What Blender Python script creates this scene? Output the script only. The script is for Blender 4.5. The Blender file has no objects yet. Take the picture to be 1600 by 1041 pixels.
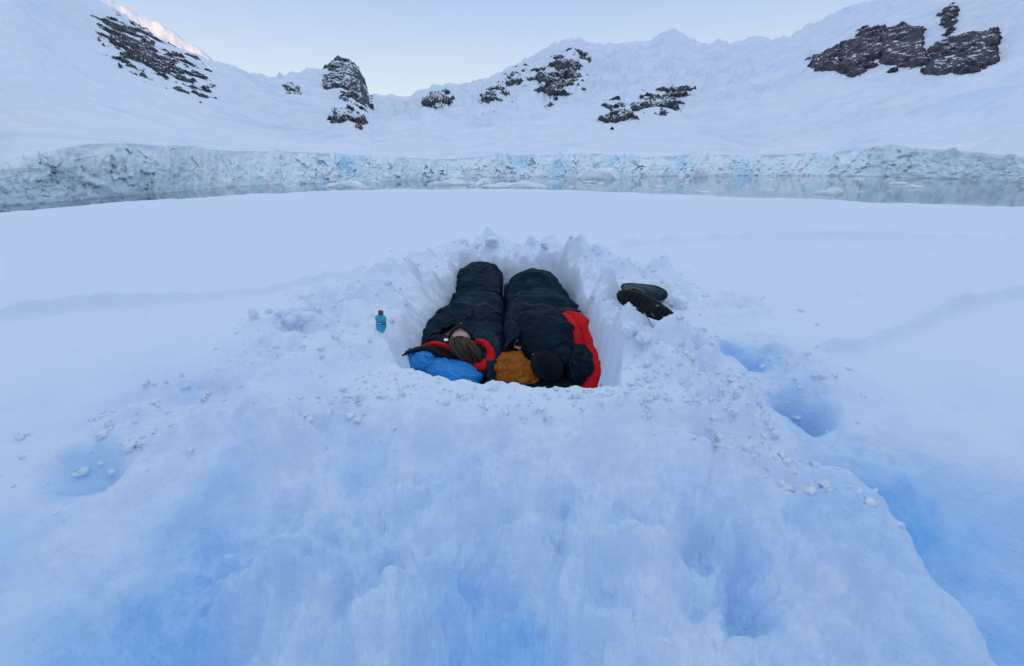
import bpy, math, random
import numpy as np
from mathutils import Vector, Matrix
R = math.radians
rng = np.random.RandomState(7)
random.seed(7)
SC = bpy.context.scene
COL = SC.collection

# ------------------------------------------------------------------ camera
FPX = 667.0                       # focal length in photo pixels (1600 wide)
PITCH = R(21.18)
CAMZ = 1.40
camd = bpy.data.cameras.new('camera'); camd.sensor_width = 36.0
camd.lens = FPX / 1600 * 36.0; camd.clip_start = 0.05; camd.clip_end = 40000
cam = bpy.data.objects.new('camera', camd); COL.objects.link(cam)
cam.location = (0, 0, CAMZ); cam.rotation_euler = (math.pi / 2 - PITCH, 0, 0)
SC.camera = cam

# ------------------------------------------------------------------ light
SUN_EL, SUN_AZ = R(3.2), R(172)   # azimuth clockwise from +Y: the sun is low behind the viewer
SKYGAIN = 2.9
w = bpy.data.worlds.new('World'); SC.world = w; w.use_nodes = True
nt = w.node_tree; nt.nodes.clear()
wo = nt.nodes.new('ShaderNodeOutputWorld'); bg = nt.nodes.new('ShaderNodeBackground')
sky = nt.nodes.new('ShaderNodeTexSky'); sky.sky_type = 'NISHITA'; sky.sun_disc = False
sky.sun_elevation = SUN_EL; sky.sun_rotation = SUN_AZ; sky.altitude = 0
sky.air_density = 1.0; sky.dust_density = 0.6; sky.ozone_density = 2.0
bg.inputs[1].default_value = 0.15
# clear twilight sky: the Nishita sky softened towards a pale polar gradient, brighter before the viewer and overhead
def wn(k, **kw):
    n = nt.nodes.new(k)
    for a, v in kw.items(): setattr(n, a, v)
    return n
def wdot(v):
    d = wn('ShaderNodeVectorMath', operation='DOT_PRODUCT'); d.inputs[1].default_value = v
    nt.links.new(tc.outputs['Generated'], d.inputs[0]); return d.outputs['Value']
tc = wn('ShaderNodeTexCoord')
def wramp(fac, stops):
    mr = wn('ShaderNodeMapRange'); mr.inputs['From Min'].default_value = -1; nt.links.new(fac, mr.inputs['Value'])
    r = wn('ShaderNodeValToRGB'); e = r.color_ramp.elements
    while len(e) < len(stops): e.new(0.5)
    for i, (p, c) in enumerate(stops): e[i].position = (p + 1) / 2; e[i].color = tuple(c) + (1,)
    nt.links.new(mr.outputs[0], r.inputs[0]); return r.outputs[0]
up = wramp(wdot((0, 0, 1)), [(-.02, (.56, .56, .64)), (.07, (1.0, .94, .90)), (.15, (.72, .80, .97)), (.30, (.46, .60, .92)), (.6, (.50, .61, .85)), (1.0, (.57, .69, .91))])
frt = wramp(wdot((0.02, .30, .954)), [(-1, (.5, .55, .62)), (-.30, (.60, .67, .78)), (0.0, (.56, .64, .78)), (.21, (.80, .84, .88)), (.32, (.96, .97, .95)), (.57, (.96, .98, .95)), (.80, (1.0, 1.0, .95)), (1.0, (1.65, 1.62, 1.42))])
mu = wn('ShaderNodeMix', data_type='RGBA', blend_type='MULTIPLY'); mu.inputs[0].default_value = 1
nt.links.new(up, mu.inputs[6]); nt.links.new(frt, mu.inputs[7])
sc = wn('ShaderNodeVectorMath', operation='SCALE'); sc.inputs['Scale'].default_value = SKYGAIN
nt.links.new(mu.outputs[2], sc.inputs[0])
mx = wn('ShaderNodeMix', data_type='RGBA'); mx.inputs[0].default_value = 0.94
nt.links.new(sky.outputs[0], mx.inputs[6]); nt.links.new(sc.outputs[0], mx.inputs[7])
nt.links.new(mx.outputs[2], bg.inputs[0]); nt.links.new(bg.outputs[0], wo.inputs[0])
sd = bpy.data.lights.new('sun', 'SUN'); sd.energy = 1.6; sd.angle = R(0.5); sd.color = (1.0, 0.54, 0.12)
sun = bpy.data.objects.new('sun', sd); COL.objects.link(sun)
tosun = Vector((math.sin(SUN_AZ) * math.cos(SUN_EL), math.cos(SUN_AZ) * math.cos(SUN_EL), math.sin(SUN_EL)))
sun.rotation_euler = tosun.to_track_quat('Z', 'Y').to_euler()
SC.view_settings.view_transform = 'Standard'; SC.view_settings.look = 'None'
SC.view_settings.exposure = 1.21; SC.view_settings.gamma = 1.0
SC.cycles.use_denoising = True
SC.cycles.max_bounces = 8; SC.cycles.diffuse_bounces = 5; SC.cycles.glossy_bounces = 3
SC.cycles.sample_clamp_indirect = 4.0

# ------------------------------------------------------------------ pixel helpers (photo pixels -> world)
CP, SP = math.cos(PITCH), math.sin(PITCH)
def ray(px, py):
    a = (px - 800) / FPX; b = (520.5 - py) / FPX
    v = Vector((a, CP + b * SP, -SP + b * CP)); return v.normalized()
def azel(px, py):
    v = ray(px, py); return math.atan2(v.x, v.y), math.asin(v.z)
def P(px, py, z=0.5):
    v = ray(px, py); t = (z - CAMZ) / v.z
    return Vector((v.x * t, v.y * t, z))
def topix(x, y, z):
    z = z - CAMZ
    d = y * CP - z * SP; u = y * SP + z * CP
    d = np.where(d < 1e-3, 1e-3, d)
    return 800 + FPX * x / d, 520.5 - FPX * u / d

# ------------------------------------------------------------------ noise
PERM = rng.permutation(4096)
def h2(ix, iy, s=0):
    return PERM[(PERM[(ix + s * 131) & 4095] + iy) & 4095]
def h3(ix, iy, iz, s=0):
    return PERM[(PERM[(PERM[(ix + s * 131) & 4095] + iy) & 4095] + iz) & 4095]
def perlin(x, y, s=0):
    x = np.asarray(x, float); y = np.asarray(y, float); x, y = np.broadcast_arrays(x, y)
    ix = np.floor(x).astype(int); iy = np.floor(y).astype(int); fx = x - ix; fy = y - iy
    u = fx * fx * fx * (fx * (fx * 6 - 15) + 10); v = fy * fy * fy * (fy * (fy * 6 - 15) + 10)
    def g(a, b):
        an = h2(ix + a, iy + b, s) * (2 * math.pi / 4096)
        return np.cos(an) * (fx - a) + np.sin(an) * (fy - b)
    n0 = g(0, 0) * (1 - u) + g(1, 0) * u; n1 = g(0, 1) * (1 - u) + g(1, 1) * u
    return (n0 * (1 - v) + n1 * v) * 1.5
def fbm(x, y, o=4, s=0, gain=0.5):
    t = 0; a = 1.0; f = 1.0
    for i in range(o):
        t = t + a * perlin(x * f + 17.3 * i, y * f - 9.1 * i, s + i); a *= gain; f *= 2.03
    return t
def ridged(x, y, o=4, s=0, gain=0.5):
    t = 0; a = 1.0; f = 1.0
    for i in range(o):
        t = t + a * (1 - 2 * np.abs(perlin(x * f + 7.3 * i, y * f - 3.1 * i, s + i))); a *= gain; f *= 2.1
    return t
def blobs(x, y, c, s=0, dens=0.8, rmin=0.35, rmax=0.75):
    """rounded lumps: height of the highest hemisphere covering the point"""
    X = x / c; Y = y / c; ix = np.floor(X).astype(int); iy = np.floor(Y).astype(int)
    best = np.zeros_like(X)
    for a in (-1, 0, 1):
        for b in (-1, 0, 1):
            cx = ix + a; cy = iy + b
            r1 = h2(cx, cy, s) / 4096; r2 = h2(cx, cy, s + 3) / 4096; r3 = h2(cx, cy, s + 5) / 4096; r4 = h2(cx, cy, s + 9) / 4096
            d2 = (cx + r1 - X) ** 2 + (cy + r2 - Y) ** 2
            rad = rmin + (rmax - rmin) * r3
            hh = np.sqrt(np.maximum(0, rad * rad - d2))
            hh = np.where(r4 < dens, hh, 0)
            best = np.maximum(best, hh)
    return best * c
def soft(x, y, c, s=0, dens=.8, rmin=.5, rmax=1.0):
    X = x / c; Y = y / c; ix = np.floor(X).astype(int); iy = np.floor(Y).astype(int); acc = np.zeros_like(X)
    for a in (-1, 0, 1):
        for b in (-1, 0, 1):
            cx = ix + a; cy = iy + b
            r1 = h2(cx, cy, s) / 4096; r2 = h2(cx, cy, s + 3) / 4096; r3 = h2(cx, cy, s + 5) / 4096; r4 = h2(cx, cy, s + 9) / 4096
            rad = rmin + (rmax - rmin) * r3; q = np.clip(1 - ((cx + r1 - X) ** 2 + (cy + r2 - Y) ** 2) / rad ** 2, 0, 1)
            acc = acc + np.where(r4 < dens, (rad * q ** 1.5) ** 4, 0)
    return acc ** .25 * c
def sst(a, b, x):
    t = np.clip((x - a) / (b - a), 0, 1); return t * t * (3 - 2 * t)
def polydist(x, y, pts):
    """signed distance to a closed polygon, negative inside"""
    d = np.full(np.shape(x), 1e9); ins = np.zeros(np.shape(x), bool); n = len(pts)
    for i in range(n):
        ax, ay = pts[i]; bx, by = pts[(i + 1) % n]; ex, ey = bx - ax, by - ay
        t = np.clip(((x - ax) * ex + (y - ay) * ey) / (ex * ex + ey * ey), 0, 1)
        d = np.minimum(d, np.hypot(x - ax - t * ex, y - ay - t * ey))
        c = ((ay > y) != (by > y)) & (x < (bx - ax) * (y - ay) / ((by - ay) if by != ay else 1e-9) + ax)
        ins ^= c
    return np.where(ins, -d, d)
def linedist(x, y, pts):
    """distance to an open polyline, side sign (+ = right of travel) and fraction along"""
    d = np.full(np.shape(x), 1e9); sg = np.zeros(np.shape(x)); fr = np.zeros(np.shape(x)); n = len(pts) - 1
    for i in range(n):
        ax, ay = pts[i][:2]; bx, by = pts[i + 1][:2]; ex, ey = bx - ax, by - ay
        t = np.clip(((x - ax) * ex + (y - ay) * ey) / (ex * ex + ey * ey), 0, 1)
        dd = np.hypot(x - ax - t * ex, y - ay - t * ey)
        cr = (x - ax) * ey - (y - ay) * ex
        m = dd < d
        d = np.where(m, dd, d); sg = np.where(m, np.sign(cr), sg); fr = np.where(m, (i + t) / n, fr)
    return d, sg, fr

# ------------------------------------------------------------------ mesh helpers
def link_mesh(name, verts, faces, mat=None, parent=None, smooth=True):
    me = bpy.data.meshes.new(name)
    verts = np.asarray(verts, np.float32); faces = np.asarray(faces, np.int32)
    me.vertices.add(len(verts)); me.vertices.foreach_set('co', verts.ravel())
    k = faces.shape[1]
    me.loops.add(faces.size); me.loops.foreach_set('vertex_index', faces.ravel())
    me.polygons.add(len(faces)); me.polygons.foreach_set('loop_start', np.arange(0, faces.size, k, dtype=np.int32))
    me.polygons.foreach_set('use_smooth', np.full(len(faces), smooth))
    me.update(calc_edges=True); me.validate()
    if mat: me.materials.append(mat)
    o = bpy.data.objects.new(name, me); COL.objects.link(o)
    if parent: o.parent = parent
    return o
def gridfaces(nr, nc, wrap=False):
    i = np.arange(nr - 1)[:, None] * nc
    j = np.arange(nc if wrap else nc - 1)[None, :]; j2 = (j + 1) % nc
    a = i + j; b = i + j2; c = i + nc + j2; d = i + nc + j
    return np.stack([a, b, c, d], -1).reshape(-1, 4)
def grid_obj(name, X, Y, Z, mat=None, parent=None, wrap=False, flip=False):
    nr, nc = X.shape; f = gridfaces(nr, nc, wrap)
    if flip: f = f[:, ::-1]
    return link_mesh(name, np.stack([X, Y, Z], -1).reshape(-1, 3), f, mat, parent)
def set_attr(o, name, vals):
    a = o.data.attributes.new(name, 'FLOAT', 'POINT'); a.data.foreach_set('value', np.asarray(vals, np.float32).ravel())
def thing(name, label, cat, loc=(0, 0, 0), group=None):
    o = bpy.data.objects.new(name, None); COL.objects.link(o); o.empty_display_size = 0.1
    o.location = loc; o['label'] = label; o['category'] = cat
    if group: o['group'] = group
    return o
def tag(o, label, cat, group=None):
    o['label'] = label; o['category'] = cat
    if group: o['group'] = group
    return o
def struct(o): o['kind'] = 'structure'; return o
def adopt(o, t):
    """parent o to thing t, keeping world place (t has only a location)"""
    o.parent = t; o.location = Vector(o.location) - Vector(t.location); return o

# ------------------------------------------------------------------ material helpers
class NM:
    def __init__(s, name):
        s.m = bpy.data.materials.new(name); s.m.use_nodes = True; s.t = s.m.node_tree; s.n = s.t.nodes
        s.b = s.n['Principled BSDF']; s.out = s.n['Material Output']
    def new(s, k, **kw):
        n = s.n.new(k)
        for a, v in kw.items(): setattr(n, a, v)
        return n
    def lk(s, a, b): s.t.links.new(a, b)
    def coord(s, kind='Object', scale=(1, 1, 1), rot=(0, 0, 0)):
        c = s.new('ShaderNodeTexCoord'); m = s.new('ShaderNodeMapping')
        m.inputs['Scale'].default_value = scale; m.inputs['Rotation'].default_value = rot
        s.lk(c.outputs[kind], m.inputs[0]); return m.outputs[0]
    def noise(s, vec, scale, detail=4, rough=0.55, dist=0.0):
        n = s.new('ShaderNodeTexNoise'); n.inputs['Scale'].default_value = scale; n.inputs['Detail'].default_value = detail
        n.inputs['Roughness'].default_value = rough; n.inputs['Distortion'].default_value = dist
        s.lk(vec, n.inputs['Vector']); return n.outputs['Fac']
    def ramp(s, fac, stops):
        r = s.new('ShaderNodeValToRGB'); e = r.color_ramp.elements
        while len(e) < len(stops): e.new(0.5)
        for i, (p, c) in enumerate(stops): e[i].position = p; e[i].color = tuple(c) + (1,) if len(c) == 3 else c
        s.lk(fac, r.inputs[0]); return r.outputs[0]
    def mix(s, fac, a, b):
        m = s.new('ShaderNodeMix', data_type='RGBA')
        for v, i in ((fac, 0), (a, 6), (b, 7)):
            if isinstance(v, (int, float)): m.inputs[i].default_value = v
            elif isinstance(v, tuple): m.inputs[i].default_value = v + (1,)
            else: s.lk(v, m.inputs[i])
        return m.outputs[2]
    def math(s, op, a, b=0.0, clamp=False):
        m = s.new('ShaderNodeMath', operation=op, use_clamp=clamp)
        for v, i in ((a, 0), (b, 1)):
            if isinstance(v, (int, float)): m.inputs[i].default_value = v
            else: s.lk(v, m.inputs[i])
        return m.outputs[0]
    def bump(s, h, strength=0.3, dist=0.01, prev=None):
        b = s.new('ShaderNodeBump'); b.inputs['Strength'].default_value = strength; b.inputs['Distance'].default_value = dist
        s.lk(h, b.inputs['Height'])
        if prev is not None: s.lk(prev, b.inputs['Normal'])
        return b.outputs[0]
    def attr(s, name):
        a = s.new('ShaderNodeAttribute', attribute_name=name); return a.outputs['Fac']
    def set(s, **kw):
        for k, v in kw.items():
            i = s.b.inputs[k.replace('_', ' ')]
            if isinstance(v, (int, float)): i.default_value = v
            elif isinstance(v, tuple): i.default_value = v + (1,) if (len(v) == 3 and len(i.default_value) == 4) else v
            else: s.lk(v, i)

def mat_snow():
    n = NM('snow_near'); v = n.coord()
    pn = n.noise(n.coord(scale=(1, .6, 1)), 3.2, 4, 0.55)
    shade_fac = n.math('MULTIPLY', n.attr('ice'), n.math('MULTIPLY', n.math('SUBTRACT', pn, 0.10), 1.8, True), True)
    n.set(Base_Color=n.mix(shade_fac, (0.82, 0.878, 0.972), (0.07, 0.47, 0.90)), Roughness=0.75)  # ice attribute mixes painted blue shade into the snow colour
    n.b.inputs['Specular IOR Level'].default_value = 0.15
    f = n.noise(v, 160, 3, 0.6); c = n.noise(v, 34, 5, 0.62)
    b1 = n.bump(c, 0.7, 0.011, n.bump(n.noise(v, 9, 8, 0.66), 0.5, 0.030)); b2 = n.bump(f, 0.5, 0.002, b1)
    n.lk(b2, n.b.inputs['Normal']); return n.m
def mat_mount():
    n = NM('snow_mountain'); v = n.coord()
    c = n.noise(n.coord(scale=(1, 1, 2.2), rot=(0, 0, 0.4)), 0.012, 8, 0.68, 0.8)
    col = n.ramp(c, [(0.34, (0.72, 0.81, 0.955)), (0.46, (0.83, 0.875, 0.97)), (0.62, (0.90, 0.92, 0.975))])
    n.set(Base_Color=col, Roughness=0.8); n.b.inputs['Specular IOR Level'].default_value = 0.1
    v2 = n.coord(scale=(1, 1, 2.5), rot=(0, 0, 0.6))
    f = n.noise(v2, 0.03, 8, 0.62, 0.6)
    pz = n.ramp(n.noise(v, 0.004, 3), [(0.45, (.15, .15, .15)), (0.62, (1, 1, 1))]); g2 = n.noise(n.coord(scale=(1, 1, 1.5)), 0.06, 6, 0.6, 0.5)
    n.lk(n.bump(n.math('MULTIPLY', g2, pz), 0.6, 8.0, n.bump(f, 0.35, 7.0)), n.b.inputs['Normal']); return n.m
def mat_rock(name='mountain_rock', snowy=0.5, tint=(1, 1, 1)):
    n = NM(name); v = n.coord(); geo = n.new('ShaderNodeNewGeometry')
    sep = n.new('ShaderNodeSeparateXYZ'); n.lk(geo.outputs['Normal'], sep.inputs[0])
    big = n.noise(v, 0.05, 8, 0.65); fine = n.noise(n.coord(scale=(1, 1, 2.2), rot=(.5, .35, 0)), 0.10, 8, 0.72)
    rock = n.ramp(big, [(p, tuple(a * b for a, b in zip(c, tint))) for p, c in [(0.3, (0.03, 0.034, 0.045)), (0.5, (0.075, 0.078, 0.092)), (0.68, (0.17, 0.15, 0.15))]])
    a = n.math('MULTIPLY', fine, 1.5); a = n.math('ADD', a, sep.outputs[2]); a = n.math('SUBTRACT', a, 1.75 - snowy)
    a = n.math('MULTIPLY', a, 9.0, True)
    n.set(Base_Color=n.mix(a, rock, (0.84, 0.89, 0.96)), Roughness=0.85)
    n.lk(n.bump(fine, 0.9, 3.0), n.b.inputs['Normal']); return n.m
def mat_glacier():
    n = NM('glacier_ice'); v = n.coord()
    big = n.noise(v, 0.03, 6, 0.6, 0.4); fine = n.noise(n.coord(scale=(1, 1, 0.22)), 0.20, 6, 0.62, 0.4)
    m = n.math('ADD', n.math('MULTIPLY', big, 0.6), n.math('MULTIPLY', fine, 0.4))
    m = n.math('SUBTRACT', m, n.math('MULTIPLY', n.math('SUBTRACT', n.attr('deep'), 0.55), 0.12))
    ice = n.ramp(m, [(0.34, (0.40, 0.72, 0.92)), (0.44, (0.70, 0.88, 0.96)), (0.56, (0.90, 0.955, 0.98))])
    dirt = n.attr('dirt'); dn = n.noise(n.coord(scale=(0.35, 0.35, 1.6), rot=(0.25, 0.1, 0)), 0.09, 7, 0.68, 1.5)
    dcol = n.ramp(dn, [(0.34, (0.10, 0.13, 0.15)), (0.44, (0.38, 0.48, 0.54)), (0.54, (0.68, 0.79, 0.86))])
    n.set(Base_Color=n.mix(dirt, ice, dcol), Roughness=0.55)
    n.lk(n.bump(fine, 0.3, 1.2), n.b.inputs['Normal']); return n.m
def mat_water():
    n = NM('sea_water'); v = n.coord(scale=(1, 1, 1))
    n.set(Base_Color=(0.015, 0.08, 0.13), Roughness=0.05, IOR=1.45)
    f = n.noise(v, 0.25, 3, 0.5)
    n.lk(n.bump(f, 0.05, 0.3), n.b.inputs['Normal']); return n.m
def mat_ice(name='berg_ice'):
    n = NM(name); v = n.coord()
    c = n.noise(v, 0.35, 4); n.set(Base_Color=n.ramp(c, [(0.30, (0.6, 0.85, 0.93)), (0.5, (0.93, 0.96, 0.98))]), Roughness=0.5)
    n.lk(n.bump(c, 0.5, 0.5), n.b.inputs['Normal']); return n.m
def mat_fabric(name, col, rough=0.5, var=0.35, spec=0.4, scale=40, bstr=0.35, sheen=0.15):
    n = NM(name); v = n.coord()
    c = n.noise(v, 6, 4); lo = tuple(x * (1 - var) for x in col); hi = tuple(min(1, x * (1 + var)) for x in col)
    n.set(Base_Color=n.ramp(c, [(0.35, lo), (0.65, hi)]), Roughness=rough)
    n.b.inputs['Specular IOR Level'].default_value = spec
    n.b.inputs['Sheen Weight'].default_value = sheen
    f = n.noise(v, scale, 3, 0.5, 1.2); b = n.bump(f, bstr, 0.008)
    f2 = n.noise(v, 420, 2); n.lk(n.bump(f2, 0.12, 0.001, b), n.b.inputs['Normal']); return n.m
def mat_knit(name, col):
    n = NM(name); c = n.new('ShaderNodeTexCoord'); m = n.new('ShaderNodeMapping'); n.lk(c.outputs['UV'], m.inputs[0])
    wv = n.new('ShaderNodeTexWave', wave_type='BANDS', bands_direction='X'); wv.inputs['Scale'].default_value = 38; wv.inputs['Distortion'].default_value = 3.0; wv.inputs['Detail Scale'].default_value = 3.0
    n.lk(n.coord('Object'), wv.inputs[0])
    n.set(Base_Color=n.ramp(wv.outputs['Fac'], [(0.2, tuple(x * .6 for x in col)), (0.8, tuple(x * 1.5 for x in col))]), Roughness=0.9)
    n.b.inputs['Sheen Weight'].default_value = 0.05
    n.lk(n.bump(wv.outputs['Fac'], 0.8, 0.004), n.b.inputs['Normal']); return n.m
def mat_skin():
    n = NM('skin'); v = n.coord(); c = n.noise(v, 12, 3)
    n.set(Base_Color=n.ramp(c, [(0.3, (0.52, 0.30, 0.24)), (0.7, (0.62, 0.38, 0.30))]), Roughness=0.5)
    n.b.inputs['Subsurface Weight'].default_value = 0.2; n.b.inputs['Subsurface Scale'].default_value = 0.01
    return n.m
def mat_hair():
    n = NM('brown_hair'); f = n.noise(n.coord(scale=(1, 0.12, 1)), 160, 4, 0.7)
    n.set(Base_Color=n.ramp(f, [(0.35, (0.022, 0.013, 0.009)), (0.65, (0.20, 0.125, 0.075))]), Roughness=0.45)
    n.lk(n.bump(f, 0.9, 0.004), n.b.inputs['Normal']); return n.m
def mat_plain(name, col, rough=0.5, spec=0.5, bscale=60, bstr=0.1, coat=0.0):
    n = NM(name); v = n.coord(); c = n.noise(v, 14, 4)
    n.set(Base_Color=n.ramp(c, [(0.3, tuple(x * .85 for x in col)), (0.7, tuple(min(1, x * 1.12) for x in col))]), Roughness=rough)
    n.b.inputs['Specular IOR Level'].default_value = spec; n.b.inputs['Coat Weight'].default_value = coat
    n.lk(n.bump(n.noise(v, bscale, 3), bstr, 0.004), n.b.inputs['Normal']); return n.m

M = dict(snow=mat_snow(), mount=mat_mount(), rock=mat_rock(snowy=0.22), cliff=mat_rock('cliff_rock', 0.15, (1.05, .93, .96)), glacier=mat_glacier(), water=mat_water(), ice=mat_ice())

# ================================================================== NEAR SNOW FIELD
PIT = [(-.70, 2.10), (-.50, 1.88), (-.17, 1.70), (.10, 1.655), (.46, 1.66), (.555, 2.05), (.565, 2.8), (.57, 3.7), (.52, 4.28),
       (.3, 4.45), (-.1, 4.52), (-.3, 4.62), (-.50, 4.55), (-.59, 4.2), (-.66, 3.4), (-.745, 2.7), (-.76, 2.35)]
PLAT = 0.48
EDGE_PX = [(-300, 372), (0, 334), (150, 321), (350, 307), (500, 300), (620, 296.5), (800, 296), (1000, 302.5), (1200, 311), (1400, 318), (1600, 326), (1900, 345)]
SEA = CAMZ - 9.0
_e = [azel(*p) for p in EDGE_PX]
_eaz = np.array([a for a, e in _e]); _eel = np.array([e for a, e in _e])
def edge_r(az):
    el = np.interp(az, _eaz, _eel)
    return (CAMZ - (PLAT - 0.02)) / np.tan(-el)
def gp(px, py, z=PLAT):
    p = P(px, py, z); return (p.x, p.y)
HEAPS = []   # (x, y, radius, height, lumpiness)
for px, py, r, h, l in [
    (560, 470, .45, .05, 1.0), (500, 500, .40, .04, 1.0), (470, 495, .2, .06, .8), (620, 440, .45, .06, 1.0), (690, 405, .5, .06, 1.0), (760, 392, .5, .09, 1.0),
    (830, 395, .5, .09, 1.0), (900, 410, .4, .10, 1.1), (950, 430, .35, .09, 1.1), (1010, 430, .35, .05, 1.0), (1040, 460, .25, .05, 1.0),
    (960, 500, .28, .07, .9), (1000, 540, .28, .10, 1.1), (1060, 560, .28, .09, 1.1), (1050, 610, .25, .10, 1.0), (1100, 620, .22, .08, 1.0),
    (1130, 660, .2, .06, .9), (1150, 700, .22, .05, .8), (1000, 640, .22, .05, .9), (900, 660, .22, .03, .8), (800, 660, .22, .03, .8), (700, 640, .22, .04, .8),
    (620, 610, .22, .05, .8), (560, 560, .28, .05, .7), (540, 640, .25, .02, .5), (430, 540, .3, .02, .6), (300, 620, .25, .03, .45), (240, 660, .25, .03, .4), (170, 690, .22, .03, .35),
    (1250, 720, .2, .05, .5), (1330, 770, .16, .05, .3), (1180, 800, .25, .03, .5), (1050, 780, .25, .02, .6), (900, 780, .25, .02, .5), (740, 770, .3, .02, .5), (600, 780, .3, .02, .45),
    (1100, 930, .16, .05, .4), (1000, 960, .12, .03, .3), (820, 900, .2, .01, .35), (430, 800, .3, .02, .35), (1200, 560, .3, .02, .7), (1250, 600, .2, .02, .5), (1150, 480, .4, .02, .5)]:
    x, y = gp(px, py); HEAPS.append((x, y, r, h * 1.15, l * 1.1))
TROUGH = [gp(1170, 640, .40), gp(1225, 700, .36), gp(1290, 745, .33), gp(1390, 815, .26), gp(1450, 890, .18), gp(1520, 980, .12), gp(1620, 1100, .08)]
SPUR_L = [gp(520, 520), gp(430, 575), gp(330, 640), gp(210, 700), gp(120, 745)]
RIDGES = [([gp(-200, 515), gp(0, 500), (gp(250, 478)), gp(420, 458), gp(520, 442), gp(600, 420)], .10, .045),
          ([gp(940, 388), gp(1050, 380), gp(1200, 375), gp(1400, 374), gp(1700, 378)], .13, .05),
          ([gp(1265, 553), gp(1330, 548), gp(1400, 525), gp(1470, 495), gp(1560, 470), gp(1700, 450)], .09, .045),
          ([gp(1210, 405), gp(1300, 440), gp(1340, 470)], .08, -.02),
          ([gp(1400, 385), gp(1500, 400), gp(1620, 440)], .10, .02)]
def fgn(x, y):
    """hollows and swells of the scraped slope before the viewer"""
    a = np.arctan2(x, y); return fbm(x * 2.6 + .4 * perlin(x * 2, y * 2, 5), y * 2.0, 4, 301) 
TY = np.array([p[1] for p in TROUGH])[::-1]; TX = np.array([p[0] for p in TROUGH])[::-1]
def trough_d(x, y):
    """signed distance right of the trough line, and fraction along it towards the viewer"""
    xs = np.interp(y, TY, TX); xs = np.where(y > TY[-1], TX[-1] - (y - TY[-1]) * .8, xs); xs = np.where(y < TY[0], TX[0] + (TY[0] - y) * .8, xs)
    return (x - xs) * .8, (TY[-1] - y) / (TY[-1] - TY[0])
def near_height(x, y, micro=True):
    r = np.hypot(x, y); az = np.arctan2(x, y)
    z = np.full(np.shape(x), PLAT) + 0.02 * fbm(x * .5, y * .35, 3, 1) * sst(1, 4, r)
    # foreground falls towards the viewer
    fg = np.clip(1.40 - y, 0, 3) + .12 * sst(1.5, 1.1, y); z = z + .012 * np.exp(-((y - 1.62) / .2) ** 2) * sst(1.1, .6, np.abs(x))
    z = z - .34 * fg * sst(2.2, .3, np.abs(x)) - .08 * fg
    # heaps and lumps
    hp = np.zeros(np.shape(x)); lm = np.zeros(np.shape(x))
    for hx, hy, hr, hh, l in HEAPS:
        g = np.exp(-((x - hx) ** 2 + (y - hy) ** 2) / (hr * hr * .7)); hp = np.maximum(hp, hh * g); lm = np.maximum(lm, l * g)
    na_ = .012 + .028 * sst(1.9, 2.4, y); sd_ = polydist(x + na_ * fbm(x * 3, y * 3, 4, 61), y + na_ * fbm(x * 3.3, y * 3.3, 4, 71), PIT)
    bx0, by0 = gp(1006, 474, .58); bed = np.exp(-(((x - bx0) / .30) ** 2 + ((y - by0 + .05) / np.where(y < by0, .50, .42)) ** 2) ** 2) * sst(.54, .66, x); lm = lm * sst(-.22, -.03, sd_) * (1 - .95 * bed); hp = hp * (1 - .5 * bed)
    rimw = sst(2.2, 3.0, y) * 1.0 + .55 * sst(.2, .5, x) * sst(1.7, 2.2, y)
    rm_ = np.exp(-((sd_ - .16) / .16) ** 2) * np.clip(rimw, 0, 1) * np.where(x < -.5, .35, 1)
    hp = hp + .015 * rm_; lm = np.maximum(lm, 1.05 * rm_ * sst(-.22, -.03, sd_) * (1 - .95 * bed))
    lm = lm * (1 - .85 * np.exp(-((y - 1.70) / .16) ** 2) * sst(.75, .5, np.abs(x)))
    fan = sst(2.3, 1.6, r) * sst(1.25, .7, np.abs(az)) * sst(.55, .9, r); lm = np.maximum(lm, .48 * fan * (1 + .8 * fbm(x * 2, y * 2, 2, 33)))
    wx = .04 * perlin(x * 7, y * 7, 2); wy = .04 * perlin(x * 7, y * 7, 4)
    lump = soft(x + wx, y + wy, .26, 21, .7) * .50
    lump2 = soft(x + wx * .7, y - wy * .7, .13, 23, .75) * .70 + blobs(x + wx, y + wy, .10, 24, .35, .2, .5) * .5
    lump3 = soft(x - wx * .5, y + wy * .5, .062, 27, .6) * .55 + blobs(x, y, .045, 28, .4, .25, .5) * .6
    sf_ = .06 * fbm(x * 3.2, y * 3.2, 6, 31, .55)
    z = z + hp + lm * (lump * 1.45 + lump2 * 1.35 + lump3 * .9 + sf_ * .7) - lm * .105
    # fan of streaks on the slope before the viewer
    ang = az; fgm = sst(1.68, 1.15, r) * sst(1.9, .9, np.abs(az))
    st = fgn(x, y) * .052 + .022 * fbm(x * 7, y * 5, 5, 47, .62) + .55 * soft(x + wx, y + wy, .10, 49, .7) + .35 * soft(x - wy, y + wx, .19, 50, .6) + .012 * ridged(ang * 4 + .6 * perlin(x * 3, y * 3, 6), r * 2, 3, 45) - .03
    z = z + st * fgm
    z = z + .020 * fbm(x * 2.0, y * 2.0, 5, 81, .5) * sst(3.2, 1.2, r)
    # trough with a steep bank on the left and a long slope on the right
    dd, fr = trough_d(x, y)
    dep = np.interp(fr, [.05, .25, .45, .7, 1, 1.4], [0, .04, .13, .26, .36, .38])
    dd = dd + .05 * fbm(x * 4, y * 4, 4, 51)
    dd = np.where(dd > 0, dd / (.35 + .45 * np.clip(fr, 0, 1)), -dd / .11)
    z = z - dep * np.exp(-np.clip(dd, 0, 9) ** 2 * 1.3)
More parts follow.
